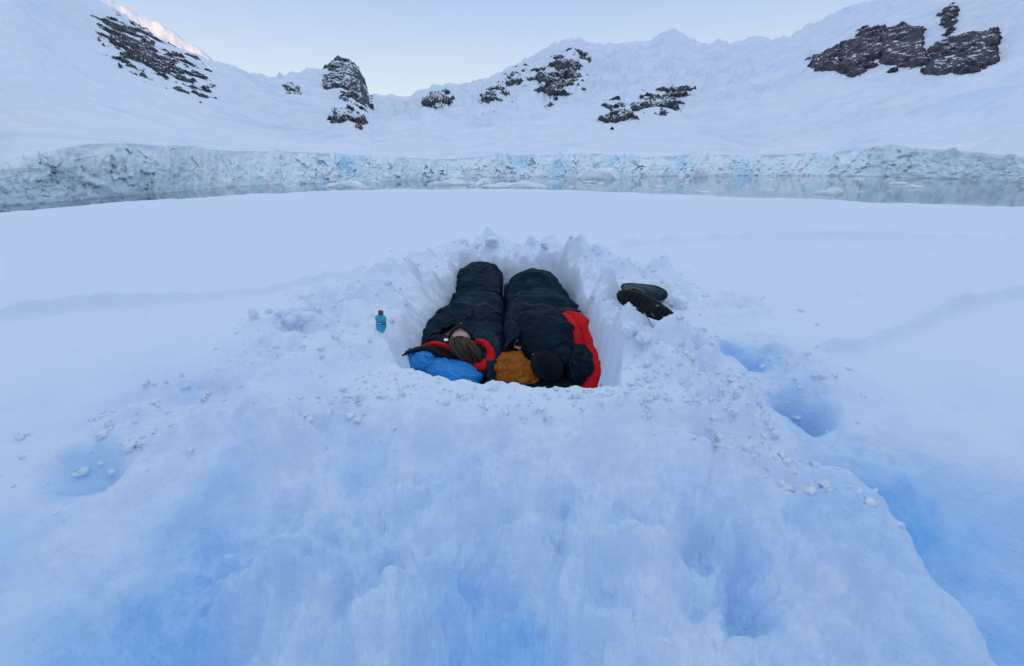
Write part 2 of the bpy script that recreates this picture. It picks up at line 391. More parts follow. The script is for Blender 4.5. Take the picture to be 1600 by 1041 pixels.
    # holes
    for px, py, zz, rx, ry, dp in ((1244, 650, .42, .105, .11, .28), (1152, 560, .45, .13, .11, .18), (135, 738, .42, .13, .08, .07), (1195, 575, .45, .15, .1, .06), (690, 985, .3, .12, .10, .06), (340, 820, .4, .2, .12, .03)):
        hx, hy = gp(px, py, zz)
        q = ((x - hx + .03 * perlin(x * 6, y * 6, 8)) / rx) ** 2 + ((y - hy) / ry) ** 2
        z = z - dp * np.exp(-q ** 1.5)
    d, sg, fr = linedist(x, y, SPUR_L)
    z = z + np.where(sg < 0, 1, -1) * .035 * np.exp(-((d - .08) / .10) ** 2) * sst(0, .15, fr) * sst(1.0, .8, fr) * (1 + fbm(x * 5, y * 5, 3, 55))
    for pts, wd, am in RIDGES:
        d, sg, fr = linedist(x, y, pts)
        wdd = wd * .38 * (1 + .25 * r / 3)
        z = z + 1.7 * am * (1 + .6 * fbm(x * 1.6, y * 1.6, 3, 57)) * np.exp(-(d / wdd) ** 2) * sst(0, .1, fr) * sst(1.02, .9, fr)
    # wind crust
    z = z + (.008 * fbm(x * 3, y * 1.6, 5, 91, .55) + .010 * ridged(x * .9 + .5 * y, y * 1.8, 3, 93)) * sst(1.5, 3.5, r)
    wl = .8 * np.exp(-((y - 1.60) / .15) ** 2) * sst(.85, .6, np.abs(x)); z = z * (1 - wl) + wl * (.508 + .014 * fbm(x * 6, y * 6, 4, 94) + .35 * soft(x, y, .07, 96, .6))
    # pit
    wallw = np.interp(x, [-.8, -.55, .4, .7], [.50, .24, .14, .15]) * (1 + .35 * fbm(x * 2.5, y * 2.5, 2, 74)); wallw = np.where(y < 2.2, .08, wallw)
    t = np.clip((sd_ + wallw * .75) / wallw, 0, 1); t = t * t * (3 - 2 * t)
    floor = .0 + .012 * fbm(x * 4, y * 4, 3, 95)
    z = floor + (z - floor) * t
    z = z + .022 * fbm(x * 6, y * 6 + z * 3, 4, 97) * sst(0, .3, t) * sst(1, .7, t)
    # outer edge: rolls over and falls to the sea
    re = edge_r(az) * (1 + .02 * fbm(az * 14, az * 0, 4, 99))
    over = np.clip((r - re) / re, 0, 9)
    z = z - 30 * over ** 2 - 6 * over
    return z
rr = np.concatenate([np.geomspace(.12, .9, 90, endpoint=False), np.linspace(.9, 5.2, 620, endpoint=False), np.geomspace(5.2, 34, 150)])
aa = np.concatenate([np.linspace(-178, -56, 90, endpoint=False), np.linspace(-56, 56, 960, endpoint=False), np.linspace(56, 178, 90)])
AA, RR = np.meshgrid(np.radians(aa), rr)
NX, NY = RR * np.sin(AA), RR * np.cos(AA)
NZ = near_height(NX, NY)
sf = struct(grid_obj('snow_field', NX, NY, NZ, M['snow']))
# packed blue snow with shade painted into its colour: in the trough, the holes and on the scraped slope
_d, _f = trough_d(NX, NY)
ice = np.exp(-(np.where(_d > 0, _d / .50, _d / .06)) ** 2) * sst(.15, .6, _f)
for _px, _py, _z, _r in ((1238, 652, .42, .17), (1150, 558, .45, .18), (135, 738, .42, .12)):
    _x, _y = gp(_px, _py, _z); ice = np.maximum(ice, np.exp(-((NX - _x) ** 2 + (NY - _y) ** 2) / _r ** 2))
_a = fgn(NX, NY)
_pd = polydist(NX, NY, PIT); _unshaded = np.exp(-(np.clip(_pd, 0, 9) / .55) ** 2)
ice = np.maximum(ice, sst(3.4, .8, RR) * (.34 + .34 * sst(-.5, .6, -_a)))  # darkening towards the viewer and lower sides, painted into the snow colour
ice = ice * (1 - .9 * _unshaded * (ice < .99))  # lifts the painted shade round the pit, leaving the dug snow pale
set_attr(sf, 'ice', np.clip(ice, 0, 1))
def snow_z(x, y): return float(near_height(np.array([x]), np.array([y]))[0])

def PG(px, py, lift=0.0):
    """where the sight line of a photo pixel meets the snow raised by lift"""
    zs = np.linspace(.95, .2, 300); pts = [P(px, py, z) for z in zs]
    g_ = near_height(np.array([p.x for p in pts]), np.array([p.y for p in pts])) + lift
    k = int(np.argmax(zs <= g_)); return pts[k]

# ================================================================== SEA
s = 9000
struct(link_mesh('sea', [(-s, -s, SEA), (s, -s, SEA), (s, s, SEA), (-s, s, SEA)], [(0, 1, 2, 3)], M['water'], smooth=False))

# ================================================================== MOUNTAINS AND GLACIER
def tab(pix):
    v = [azel(*p) for p in pix]; return np.array([a for a, e in v]), np.array([e for a, e in v])
WL_AZ, WL_EL = tab([(0, 322), (60, 318), (140, 311), (260, 301), (350, 293), (420, 289), (520, 286), (620, 283), (700, 279), (800, 277), (900, 276), (1000, 275.5), (1100, 275), (1200, 274.5), (1300, 275), (1400, 277), (1500, 280), (1600, 286)])
CT_AZ, CT_EL = tab([(0, 252), (60, 241), (100, 232), (140, 225), (200, 224), (280, 231), (360, 236), (440, 237), (520, 240), (600, 246), (700, 249), (780, 243), (850, 243), (930, 240), (1000, 247), (1080, 242), (1180, 243), (1260, 240), (1340, 234), (1400, 230), (1500, 236), (1600, 246)])
SKY_AZ, SKY_EL = tab([(-60, -190), (0, -120), (60, -60), (110, -22), (150, -2), (180, 14), (215, 38), (250, 62), (290, 82), (325, 98), (360, 106), (400, 115), (432, 120), (455, 113), (480, 108), (506, 106), (516, 98), (530, 91), (545, 95), (560, 106), (570, 124), (577, 148), (600, 147), (635, 151), (660, 139), (690, 131), (730, 130), (760, 122), (800, 103), (840, 82), (870, 64), (905, 58), (920, 66), (960, 70), (980, 67), (1010, 68), (1030, 54), (1050, 50), (1075, 58), (1100, 68), (1120, 63), (1140, 66), (1165, 62), (1185, 55), (1200, 60), (1230, 58), (1260, 40), (1310, 18), (1360, 2), (1430, -30), (1500, -62), (1600, -110), (1700, -170)])
AZL, AZR = WL_AZ[0], WL_AZ[-1]
def shore_r(az):
    el = np.interp(az, WL_AZ, WL_EL); r = (CAMZ - SEA) / np.tan(-el)
    r = np.minimum(r, 650)
    out = np.where(az < AZL, 95 + (np.clip(AZL - az, 0, 2.5)) * 120, np.where(az > AZR, r + np.clip(az - AZR, 0, 2.5) * 60, r))
    return out
def cliff_top(az):
    el = np.interp(az, CT_AZ, CT_EL); return CAMZ + (shore_r(az) + 34 * np.clip(shore_r(az) / 500, .22, 1.2)) * np.tan(el)
def crest(az):
    """radius and height of the skyline"""
    Rc = np.interp(np.degrees(az), [-180, -110, -60, -45, -30, -15, 0, 15, 25, 35, 50, 80, 130, 180], [1500, 1300, 900, 900, 1300, 2300, 2500, 2300, 2000, 1500, 1300, 1300, 1500, 1500])
    el = np.interp(az, SKY_AZ, SKY_EL)
    back = R(26.5)
    k = sst(R(50), R(80), az); k2 = sst(R(-50), R(-80), az)
    e2 = el * (1 - k) * (1 - k2) + R(28) * k + R(28) * k2  # unseen ring behind the viewer, raised to keep the valley out of the sun
    hb = CAMZ + Rc * np.tan(e2)
    return Rc, hb
def terrain(az, t):
    """t=0 glacier brow, t=1 skyline, t>1 the far side"""
    rs = shore_r(az) + 34 * np.clip(shore_r(az) / 500, .22, 1.2); hs = cliff_top(az)
    Rc, hc = crest(az)
    tt = np.clip(t, 0, 1)
    r = rs + (Rc - rs) * t
    prof = .30 * tt + .70 * tt ** 2.0
    z = hs + (hc - hs) * prof
    x, y = r * np.sin(az), r * np.cos(az)
    env = sst(0, .25, tt) * sst(1.0, .93, tt)
    z = z + env * (28 * fbm(x * .0016, y * .0016, 3, 101) + (10 + 7 * sst(R(-20), R(-5), az)) * ridged(x * .004, y * .004, 5, 105, .5) + 4.5 * fbm(x * .02, y * .02, 4, 109, .6)) * np.clip(r / 1800, .25, 1.2)
    z = z + sst(.30, .55, tt) * sst(.97, .72, tt) * (2 + 13 * sst(R(-24), R(-8), az) * sst(R(34), R(22), az)) * ridged(az * 22 + .4 * perlin(az * 30, t * 8, 3), t * 2.2, 4, 113, .6) * np.clip(r / 1600, .3, 1.2)
    z = z + (1 - env) * .0
    # small ragged skyline
    z = z + sst(.9, 1, tt) * 9 * fbm(az * 60, az * 0 + 3, 5, 115, .6) * np.clip(r / 2000, .2, 1)
    # crevassed steps low on the glacier
    z = z + sst(.0, .05, tt) * sst(.5, .1, tt) * 3.5 * np.abs(fbm(x * .012, y * .03, 4, 121)) * np.clip(r / 700, .1, 1)
    z = np.where(t < 0, z - 9 * np.clip(rs / 500, .2, 1.2), z)
    z = np.where(t > 1, z - (t - 1) * 1.1 * (hc - hs) - 0, z)
    return x, y, z
tv = np.concatenate([[-.004, -.001], np.linspace(0, .25, 70, endpoint=False), np.linspace(.25, 1.0, 190), np.linspace(1.01, 1.8, 20)])
av = np.radians(np.concatenate([np.linspace(-180, -57, 80, endpoint=False), np.linspace(-57, 57, 1100, endpoint=False), np.linspace(57, 180, 81)]))
MA, MT = np.meshgrid(av, tv)
MX, MY, MZ = terrain(MA, MT)
struct(grid_obj('mountains', MX, MY, MZ, M['mount']))

# glacier front: a fractured ice cliff from the water to the brow
ga = np.radians(np.concatenate([np.linspace(-179, -58, 500, endpoint=False), np.linspace(-58, 58, 2200, endpoint=False), np.linspace(58, 179, 500)])); gt = np.linspace(-.06, 1.06, 90)
GA, GT = np.meshgrid(ga, gt)
rs = shore_r(GA); hs = cliff_top(GA) - SEA
sc_ = np.clip(rs / 500, .22, 1.2)
arc = GA * rs
def cell(X, Y, s):
    """value of the nearest random cell: broken ice blocks with sharp edges"""
    ix = np.floor(X).astype(int); iy = np.floor(Y).astype(int); bd = np.full(X.shape, 9.); bv = np.zeros(X.shape)
    for a in (-1, 0, 1):
        for b in (-1, 0, 1):
            cx = ix + a; cy = iy + b; d2 = (cx + h2(cx, cy, s) / 4096 - X) ** 2 + (cy + h2(cx, cy, s + 3) / 4096 - Y) ** 2
            m = d2 < bd; bd = np.where(m, d2, bd); bv = np.where(m, h2(cx, cy, s + 7) / 4096, bv)
    return bv
w1 = .4 * fbm(GA * 50, GT * 3, 3, 401)
blk = 9 * (cell(GA * 36 + w1, GT * .7 + w1, 411) - .5) + 2.2 * (cell(GA * 120 + w1, GT * 1.1 + w1, 421) - .5) + 1.2 * fbm(GA * 200, GT * 4, 3, 431)
jag = ridged(GA * 34 + .5 * perlin(GA * 9, GT * 2, 3), GT * 1.6, 4, 131, .5)
off = -(blk * .8 + jag * .6 + 4 * fbm(GA * 22, GT * .5, 4, 135, .6) + 2.0 * fbm(GA * 150, GT * 6, 3, 139)) * sc_
lean = 34 * np.clip(GT, 0, 1) ** 1.2 * sc_
topn = (4.0 * fbm(GA * 14, GA * 0, 2, 445) + 3.6 * (cell(GA * 90, GA * 0 + .5, 441) - .5) + 1.4 * fbm(GA * 60, GA * 0, 4, 141)) * sc_
gr = rs + off * np.sin(np.clip(GT, 0, 1) * math.pi * .85 + .25) + lean
gz = SEA + hs * GT + topn * sst(.5, 1, GT) 
gr = np.where(GT > 1, gr + 30 * sc_, gr); gz = np.where(GT > 1, SEA + hs - 3, gz)
g = grid_obj('glacier', gr * np.sin(GA), gr * np.cos(GA), gz, M['glacier'])
struct(g)
gpx, gpy = topix(gr * np.sin(GA), gr * np.cos(GA), gz)
gpx = np.where(GA < R(-57), -50, np.where(GA > R(57), 1650, gpx)); dirt = sst(420, 120, gpx) * sst(1.05, .35, GT + .25 * fbm(GA * 14, GT * 2, 4, 147)) + sst(1260, 1450, gpx) * .6
set_attr(g, 'dirt', np.clip(dirt, 0, 1)); set_attr(g, 'deep', np.clip(.5 - off / sc_ * .06 * -1, 0, 1) * sst(420, 560, gpx) + .35 * sst(560, 420, gpx))

# the sunlit far ridge behind the left slope
RPX = [(140, -30), (165, -8), (180, 4), (200, 14), (222, 24), (236, 32), (250, 36), (275, 52), (300, 68), (325, 86), (345, 104), (380, 112), (420, 122), (440, 140)]
ra_, re_ = tab(RPX); fa = np.linspace(ra_[0], ra_[-1], 260); ft = np.linspace(0, 2, 160)
FA, FT = np.meshgrid(fa, ft); D0 = 3300
el = np.interp(FA, ra_, re_)
topz = CAMZ + D0 * np.tan(el) + 5 * fbm(FA * 60, FA * 0, 4, 151)
fr_ = D0 + (FT - 1) * 700
fz = topz - np.abs(FT - 1) ** 1.1 * 480 + 16 * fbm(fr_ * np.sin(FA) * .006, fr_ * np.cos(FA) * .006, 4, 155) * sst(0, .1, np.abs(FT - 1))
struct(grid_obj('far_ridge', fr_ * np.sin(FA), fr_ * np.cos(FA), fz, M['mount']))

# rock outcrops: ragged rock standing proud of the snow
TL = np.linspace(0, 1, 400)
def outcrop(poly, label, amp_=10, thr=.35, fs=.012, seed=0, mat=None, st=(1, 1), name='rock_outcrop', tmax=1.0):
    poly = np.array(poly, float)
    azs = [azel(*p)[0] for p in poly]; a0, a1 = min(azs) - .004, max(azs) + .004
    px0, px1 = poly[:, 0].min(), poly[:, 0].max(); py0, py1 = poly[:, 1].min(), poly[:, 1].max()
    # t range at these azimuths
    am = np.linspace(a0, a1, 9); A2, T2 = np.meshgrid(am, TL); x, y, z = terrain(A2, T2); qx, qy = topix(x, y, z)
    ok = (qy > py0 - 4) & (qy < py1 + 4); ts = T2[ok]
    t0, t1 = ts.min(), min(ts.max(), tmax)
    na = int(min(420, max(60, (px1 - px0) * 2.2))); ntt = int(min(420, max(60, (py1 - py0) * 3)))
    A2, T2 = np.meshgrid(np.linspace(a0, a1, na), np.linspace(t0, t1, ntt))
    x, y, z = terrain(A2, T2); qx, qy = topix(x, y, z)
    sd_ = polydist(qx, qy, [tuple(p) for p in poly])
    size = math.sqrt((px1 - px0) * (py1 - py0))
    k = -sd_ / (size * (.16 if mat else .27))
    u = A2 * float(np.hypot(x, y).mean()) * fs; v = z * 1.3 * fs
    u2 = u + .6 * v
    n = fbm(u2 * st[0] * 1.2 + seed, v * st[1] * 2.2, 6, 161 + seed % 50, .66)
    rg = ridged(u * 1.7 + seed, v * 1.7, 4, 165, .6)
    m = np.clip(k, -1.5, 1.0) + n * .9 - thr
    amp = amp_ * .7; o_ = amp * np.clip(m * 1.6, -1, 1) + amp * .5 * rg * sst(-.1, .3, m)
    o_ = np.where(k < -.6, -amp, o_)
    rh = np.hypot(x, y); f = 1 - o_ * .75 / rh
    x = x * f; y = y * f; z = z + o_ * .5
    o = grid_obj(name, x, y, z, mat or M['rock'])
    return tag(o, label, 'rock outcrop')
outcrop([(153, 38), (175, 33), (205, 42), (235, 58), (250, 75), (290, 98), (332, 133), (318, 142), (285, 132), (262, 120), (225, 104), (200, 90), (172, 68), (155, 50)],
        'long diagonal band of dark rock high on the left snow slope', 6, .18, .03, 3)
outcrop([(440, 134), (455, 130), (468, 136), (470, 146), (448, 143)], 'tiny dark rock in the snow left of the pointed peak', 7, .05, .02, 9)
outcrop([(512, 104), (532, 92), (545, 94), (561, 108), (572, 126), (580, 162), (566, 164), (545, 148), (525, 138), (508, 132)],
        'pointed brown rock peak standing on the skyline', 12, .02, .012, 14)
outcrop([(512, 180), (528, 170), (548, 163), (566, 172), (574, 192), (556, 198), (530, 199), (514, 192)], 'snow-streaked rock knob directly below the pointed peak', 12, .12, .014, 22)
outcrop([(660, 155), (685, 142), (700, 144), (709, 158), (702, 166), (680, 168), (662, 165)], 'small grey rock outcrop near the lowest dip of the skyline', 11, .1, .012, 31)
outcrop([(750, 150), (760, 135), (820, 100), (830, 110), (812, 135), (790, 160), (756, 178), (748, 172)], 'scattered rock patches on the left flank of the central mountain', 11, .52, .014, 41, None, (1, .6))
outcrop([(835, 105), (880, 85), (916, 80), (920, 100), (915, 130), (895, 150), (870, 162), (826, 155)], 'broken rock face below the rounded central summit', 12, .50, .012, 52, None, (1, .8))
outcrop([(938, 180), (950, 162), (985, 158), (1000, 150), (1035, 142), (1085, 138), (1086, 152), (1070, 168), (1040, 182), (1015, 178), (990, 192), (958, 196)],
        'wide rock band at the foot of the central mountain', 12, .34, .013, 63)
outcrop([(1258, 95), (1310, 68), (1312, 112), (1276, 113)], 'snow-dusted rock patch at the left end of the right cliffs', 8, .28, .02, 71, M['cliff'])
outcrop([(1312, 72), (1350, 46), (1380, 48), (1378, 95), (1362, 105), (1335, 117), (1312, 108)], 'dark rock cliff left of the middle one on the right slope', 9, .0, .014, 78, M['cliff'])
outcrop([(1372, 50), (1415, 38), (1443, 48), (1448, 96), (1415, 104), (1388, 108), (1376, 92)], 'middle dark rock cliff on the right slope with a notch beside it', 9, .0, .014, 84, M['cliff'])
outcrop([(1448, 92), (1488, 56), (1530, 50), (1560, 48), (1554, 104), (1530, 113), (1470, 116), (1446, 112)], 'square dark rock cliff furthest right on the snow slope', 9, .0, .014, 93, M['cliff'])
outcrop([(1462, 20), (1490, 5), (1500, 30), (1492, 52), (1478, 60), (1466, 45)], 'thin broken rock rib above the square right cliff', 7, .38, .025, 99)

# floating ice
def berg(label, px, py, w_, h_, d_, seed, name='iceberg', cat='iceberg', group=None, pw=1.0):
    rg = np.random.RandomState(seed)
    v = ray(px, py); t = (SEA - CAMZ) / v.z; c = Vector((v.x * t, v.y * t, SEA))
    nu, nv_ = 48, 20
    U, V = np.meshgrid(np.linspace(0, 2 * math.pi, nu, endpoint=False), np.linspace(0, 1, nv_))
    prof = np.cos(V * math.pi / 2) ** .7
    lob = 1 + .25 * perlin(np.cos(U) * 1.3 + seed, np.sin(U) * 1.3, seed) + .12 * perlin(np.cos(U) * 4 + seed, np.sin(U) * 4 + V * 2, seed + 1)
    X = np.cos(U) * w_ / 2 * prof * lob; Y = np.sin(U) * d_ / 2 * prof * lob
    Z = -h_ * .15 + h_ * 1.15 * np.sin(V * math.pi / 2) * (1 + .5 * perlin(X / w_ * 3 + seed, Y / d_ * 2, seed + 2) + .25 * perlin(X / w_ * 8 + seed, Y / d_ * 6, seed + 5))
    sh = 1 + pw * perlin(X / w_ * 1.5 + seed * 2, Y * 0 + .5, seed + 3)
    o = grid_obj(name, X, Y, Z * sh, M['ice'], wrap=True)
    o.location = c; o.rotation_euler.z = -math.atan2(c.x, c.y)
    return tag(o, label, cat, group)
berg('broad low white iceberg with two rounded humps before the glacier', 934, 280, 42, 7.5, 18, 5, pw=.5)
berg('flat ice floe with a small upright fin on its right end', 812, 293, 34, 2.6, 10, 8)
berg('small pointed iceberg leaning on the blue part of the glacier foot', 1095, 277, 14, 5, 8, 11)
berg('small white iceberg with a rounded top left of the photo centre', 752, 290, 14, 3.2, 8, 15)
berg('lone little white ice block off the dark right shore', 1293, 303, 9, 1.4, 4, 21)
berg('thin pale floe floating left of the rounded white iceberg', 700, 289, 22, 1.6, 8, 25)
berg('long thin floe close under the cliff left of centre', 540, 292, 22, 1.4, 8, 28)
rb = np.random.RandomState(12)
for i in range(46):
    px = rb.uniform(380, 1450); py = rb.uniform(279, 302 if px > 950 else 294)
    if py > np.interp(px, [p[0] for p in EDGE_PX], [p[1] for p in EDGE_PX]) - 3: continue
    sz = rb.uniform(1.2, 5.0) * (1 + 14 / (py - 264) * .2)
    berg('small scrap of drift ice floating on the grey water', px, py, sz * 1.6, sz * .16, sz * .8, 40 + i, 'drift_ice', 'drift ice', 'small drift ice on the water')

# ================================================================== THINGS IN AND ROUND THE PIT
M['navy'] = mat_fabric('navy_nylon', (.003, .015, .030), .5, .25, .12, 13, .5, 0)
M['jacketcloth'] = mat_fabric('dark_jacket_nylon', (.003, .013, .024), .55, .25, .12, 15, .5, 0)
M['red'] = mat_fabric('red_lining', (.62, .006, .012), .65, .15, .15, 14, .3, 0)
M['black'] = mat_fabric('black_fabric', (.006, .008, .012), .7, .3, .15, 30, .3, 0)
M['blue'] = mat_fabric('blue_nylon', (.005, .21, .56), .42, .12, .4, 9, .5, 0)
M['orange'] = mat_fabric('orange_brown_cloth', (.36, .098, .006), .6, .2, .2, 14, .5, 0)
M['foam'] = mat_plain('green_foam', (.015, .09, .085), .7, .3)
M['knit'] = mat_knit('black_knit', (.004, .006, .013)); M['knit'].node_tree.nodes['Principled BSDF'].inputs['Specular IOR Level'].default_value = .1
M['skin'] = mat_skin(); M['hair'] = mat_hair()
M['teal'] = mat_plain('turquoise_plastic', (.0, .42, .55), .3, .5, 40, .1)
M['band'] = mat_plain('blue_band', (.01, .17, .36), .4); M['white'] = mat_plain('white_print', (.8, .8, .82), .6)
M['copper'] = mat_plain('red_brown_cap', (.20, .035, .02), .3, .5)
M['rubber'] = mat_plain('black_rubber', (.005, .008, .009), .5, .25, 90, .2)
M['bootgrey'] = mat_plain('blue_grey_rubber', (.011, .026, .036), .45, .3, 60, .2)
M['label'] = mat_plain('grey_label', (.14, .18, .16), .5)

def catmull(xs, ys, q):
    """smooth interpolation of a table"""
    xs = np.asarray(xs, float); ys = np.asarray(ys, float); m = np.gradient(ys, xs)
    i = np.clip(np.searchsorted(xs, q) - 1, 0, len(xs) - 2); h = xs[i + 1] - xs[i]; t = np.clip((q - xs[i]) / h, 0, 1)
    return (2 * t**3 - 3 * t**2 + 1) * ys[i] + (t**3 - 2 * t**2 + t) * h * m[i] + (-2 * t**3 + 3 * t**2) * ys[i + 1] + (t**3 - t**2) * h * m[i + 1]

def quilted(name, rows, mat, parent, yend=None, nu=340, nv=240, seed=0, fold=.014, wr=.011, baf=9, expo=2.5, closed_end=False, fine=1.0, base=.0, lean=0.0):
    """a padded shell lying along y. rows: (y, xl, xr, h) from foot to head; yend(v) lets the mouth edge vary."""
    r = np.array(rows, float); u = np.linspace(0, 1, nu); L = np.linspace(0, 1, len(r))
    seg = np.concatenate([[0], np.cumsum(np.abs(np.diff(r[:, 0])) + .5 * np.abs(np.diff(r[:, 3])) + 1e-3)]); seg /= seg[-1]
    Y = catmull(seg, r[:, 0], u); XL = catmull(seg, r[:, 1], u); XR = catmull(seg, r[:, 2], u); H = np.maximum(catmull(seg, r[:, 3], u), .004)
    th = np.linspace(0, 2 * math.pi, nv, endpoint=False)
    U, T = np.meshgrid(np.arange(nu), th, indexing='ij')
    c, s_ = np.cos(T), np.sin(T)
    cx = np.sign(c) * np.abs(c) ** (2 / expo); top = np.abs(s_) ** (2 / (expo - .3))
    xc = ((XL + XR) / 2)[U]; hw = ((XR - XL) / 2)[U]; hh = H[U]
    zz = np.where(s_ > 0, base + hh * .38 + hh * .62 * top, base + hh * .38 - hh * .38 * top)
    xx = xc + hw * cx * np.where(s_ < 0, 1 - .06 * top, 1) + lean * hh * np.clip(s_, 0, 1)
    yy = Y[U].copy()
    if yend is not None:
        f = np.linspace(0, 1, nu)[:, None]; ye = yend(th)[None, :]
        y0 = Y[-1]; k = sst(.45, 1, f); yy = yy + (ye - y0) * k
    # outward normal approx in the cross-section
    nx_, nz_ = c, s_
    arc = T * hw * 1.2
    body = sst(0, .06, np.linspace(0, 1, nu))[:, None]
    n1 = ridged(yy * 4.2 + xx * 1.5 + seed, arc * 1.3 + yy * .6, 4, 201 + seed, .6)
    n2 = fbm(yy * 10 + 1.6 * perlin(xx * 4, yy * 4, seed), xx * 3 + zz * 3, 3, 211 + seed, .5)
    n3 = np.abs(np.sin((yy * baf + .6 * perlin(xx * 2.5, yy * 2.0, seed + 3) + .25 * xx) * math.pi))
    n4 = 1 - np.abs(fbm(yy * 26 + xx * 9, xx * 9 - yy * 4 + zz * 9, 3, 221 + seed)) * 2
    d = fold * n1 * 1.3 + wr * n2 * 1.8 + .022 * (n3 ** .5 - .7) + .002 * fine * n4
    d = d * body * np.clip(.25 + s_, .15, 1)
    xx = xx + nx_ * d; zz = np.maximum(zz + nz_ * d, base - .02)
    o = grid_obj(name, xx, yy, zz, mat, parent, wrap=True)
    me = o.data
    # close the foot end with a fan
    import bmesh
    bm = bmesh.new(); bm.from_mesh(me); bm.verts.ensure_lookup_table()
    rings = [0] + ([nu - 1] if closed_end else [])
    loops_ = [[bm.verts[k * nv + j] for j in range(nv)] for k in rings]
    for k, vs in zip(rings, loops_):
        ctr = bm.verts.new(sum((v.co for v in vs), Vector()) / nv)
        for j in range(nv):
            a, b = vs[j], vs[(j + 1) % nv]; bm.faces.new((a, b, ctr) if k else (b, a, ctr)).smooth = True
    bmesh.ops.recalc_face_normals(bm, faces=bm.faces)
    bm.to_mesh(me); bm.free()
    return o
def solidify(o, t, off=-1):
    m = o.modifiers.new('thickness', 'SOLIDIFY'); m.thickness = t; m.offset = off; return o

def tube(name, pts, rad, mat, parent, nu=120, nv=28, flat=1.0, seed=0, wr=.15, cap=True, upv=(0, 0, 1), cuts=0):
    """a padded tube through points with radii"""
    p = np.array([tuple(q) for q in pts], float); rad = np.array(rad if hasattr(rad, '__len__') else [rad] * len(p), float)
    sg = np.concatenate([[0], np.cumsum(np.linalg.norm(np.diff(p, axis=0), axis=1))]); Lg = sg[-1]; sg /= Lg
    u = np.linspace(0, 1, nu); C = np.stack([catmull(sg, p[:, k], u) for k in range(3)], 1); Rr = np.maximum(catmull(sg, rad, u), 1e-4)
    if cap:
        e = np.minimum(u, 1 - u) * Lg; Rr = Rr * np.sqrt(np.clip(1 - (1 - np.clip(e / np.maximum(Rr, 1e-4), 0, 1)) ** 2, .0009, 1))
    T = np.gradient(C, axis=0); T /= np.linalg.norm(T, axis=1)[:, None]
    upv = np.array(upv, float); S = np.cross(T, upv); S /= np.maximum(np.linalg.norm(S, axis=1), 1e-6)[:, None]; B = np.cross(S, T)
    th = np.linspace(0, 2 * math.pi, nv, endpoint=False)
    rr_ = Rr[:, None] * (1 + wr * fbm(u[:, None] * Lg * 22 + seed, np.cos(th)[None] * 1.4 + seed + np.sin(th)[None] * 1.1, 4, 231 + seed % 40))
    if cuts: rr_ = rr_ * (.86 + .16 * np.abs(np.sin(u * cuts * math.pi)) ** .5)[:, None]
    V = C[:, None, :] + rr_[..., None] * (np.cos(th)[None, :, None] * S[:, None, :] + flat * np.sin(th)[None, :, None] * B[:, None, :])
    return grid_obj(name, V[..., 0], V[..., 1], V[..., 2], mat, parent, wrap=True)
def ellip(name, c, r, mat, parent, rot=(0, 0, 0), expo=2.0, seed=0, wr=.05, fr=6, nu=110, nv=70, crumple=.05, zmin=None):
    U, V = np.meshgrid(np.linspace(0, 2 * math.pi, nu, endpoint=False), np.linspace(-math.pi / 2, math.pi / 2, nv))
    def sp(v): return np.sign(v) * np.abs(v) ** (2 / expo)
    x, y, z = sp(np.cos(V)) * sp(np.cos(U)), sp(np.cos(V)) * sp(np.sin(U)), sp(np.sin(V))
    k = 1 + wr * fbm(x * fr * .3 + seed, y * fr * .3 + z * 2, 4, 241 + seed % 40) + crumple * (ridged(x * fr * .45 + z * .8 + seed, y * fr * .45 - z, 4, 245 + seed % 40) - .6)
    X = np.stack([x * k * r[0], y * k * r[1], z * k * r[2]], -1)
    Rm = np.array(Matrix.Rotation(rot[2], 3, 'Z') @ Matrix.Rotation(rot[1], 3, 'Y') @ Matrix.Rotation(rot[0], 3, 'X'))
    X = X @ Rm.T + np.array(c)
    if zmin is not None: X[..., 2] = np.maximum(X[..., 2], zmin)
    return grid_obj(name, X[..., 0], X[..., 1], X[..., 2], mat, parent, wrap=True)

# ---- a human body as one continuous surface, grown over a skeleton and remeshed together with a modelled head
def head_mesh(nu=96, nv=72):
    """head centred on the skull, face along +Y, crown along +Z; height about .235"""
    U, V = np.meshgrid(np.linspace(0, 2 * math.pi, nu, endpoint=False), np.linspace(-math.pi / 2 * .999, math.pi / 2 * .999, nv))
    x, y, z = np.cos(V) * np.cos(U), np.cos(V) * np.sin(U), np.sin(V)
    X = x * .076; Y = y * .095; Z = z * .118
    low = sst(.0, -.9, z); X = X * (1 - .30 * low); Y = Y * (1 - .10 * low) + .006 * low
    f = sst(.2, .9, y)                                  # front
    def g(cx, cz, sx, sz): return np.exp(-((X - cx) / sx) ** 2 - ((Z - cz) / sz) ** 2) * f
    Y = Y + .024 * g(0, -.028, .010, .014) + .012 * g(0, -.004, .008, .026)          # nose
    Y = Y - .011 * (g(.032, .004, .016, .012) + g(-.032, .004, .016, .012))          # eye sockets
    Y = Y + .006 * (g(.031, .003, .011, .007) + g(-.031, .003, .011, .007))          # lids
    Y = Y + .005 * (g(.03, .024, .022, .008) + g(-.03, .024, .022, .008))            # brows
    Y = Y + .007 * g(0, -.060, .020, .005) + .007 * g(0, -.071, .018, .006) - .004 * g(0, -.0655, .022, .0025)  # lips
    Y = Y + .010 * g(0, -.096, .016, .014)                                           # chin
    return X, Y, Z
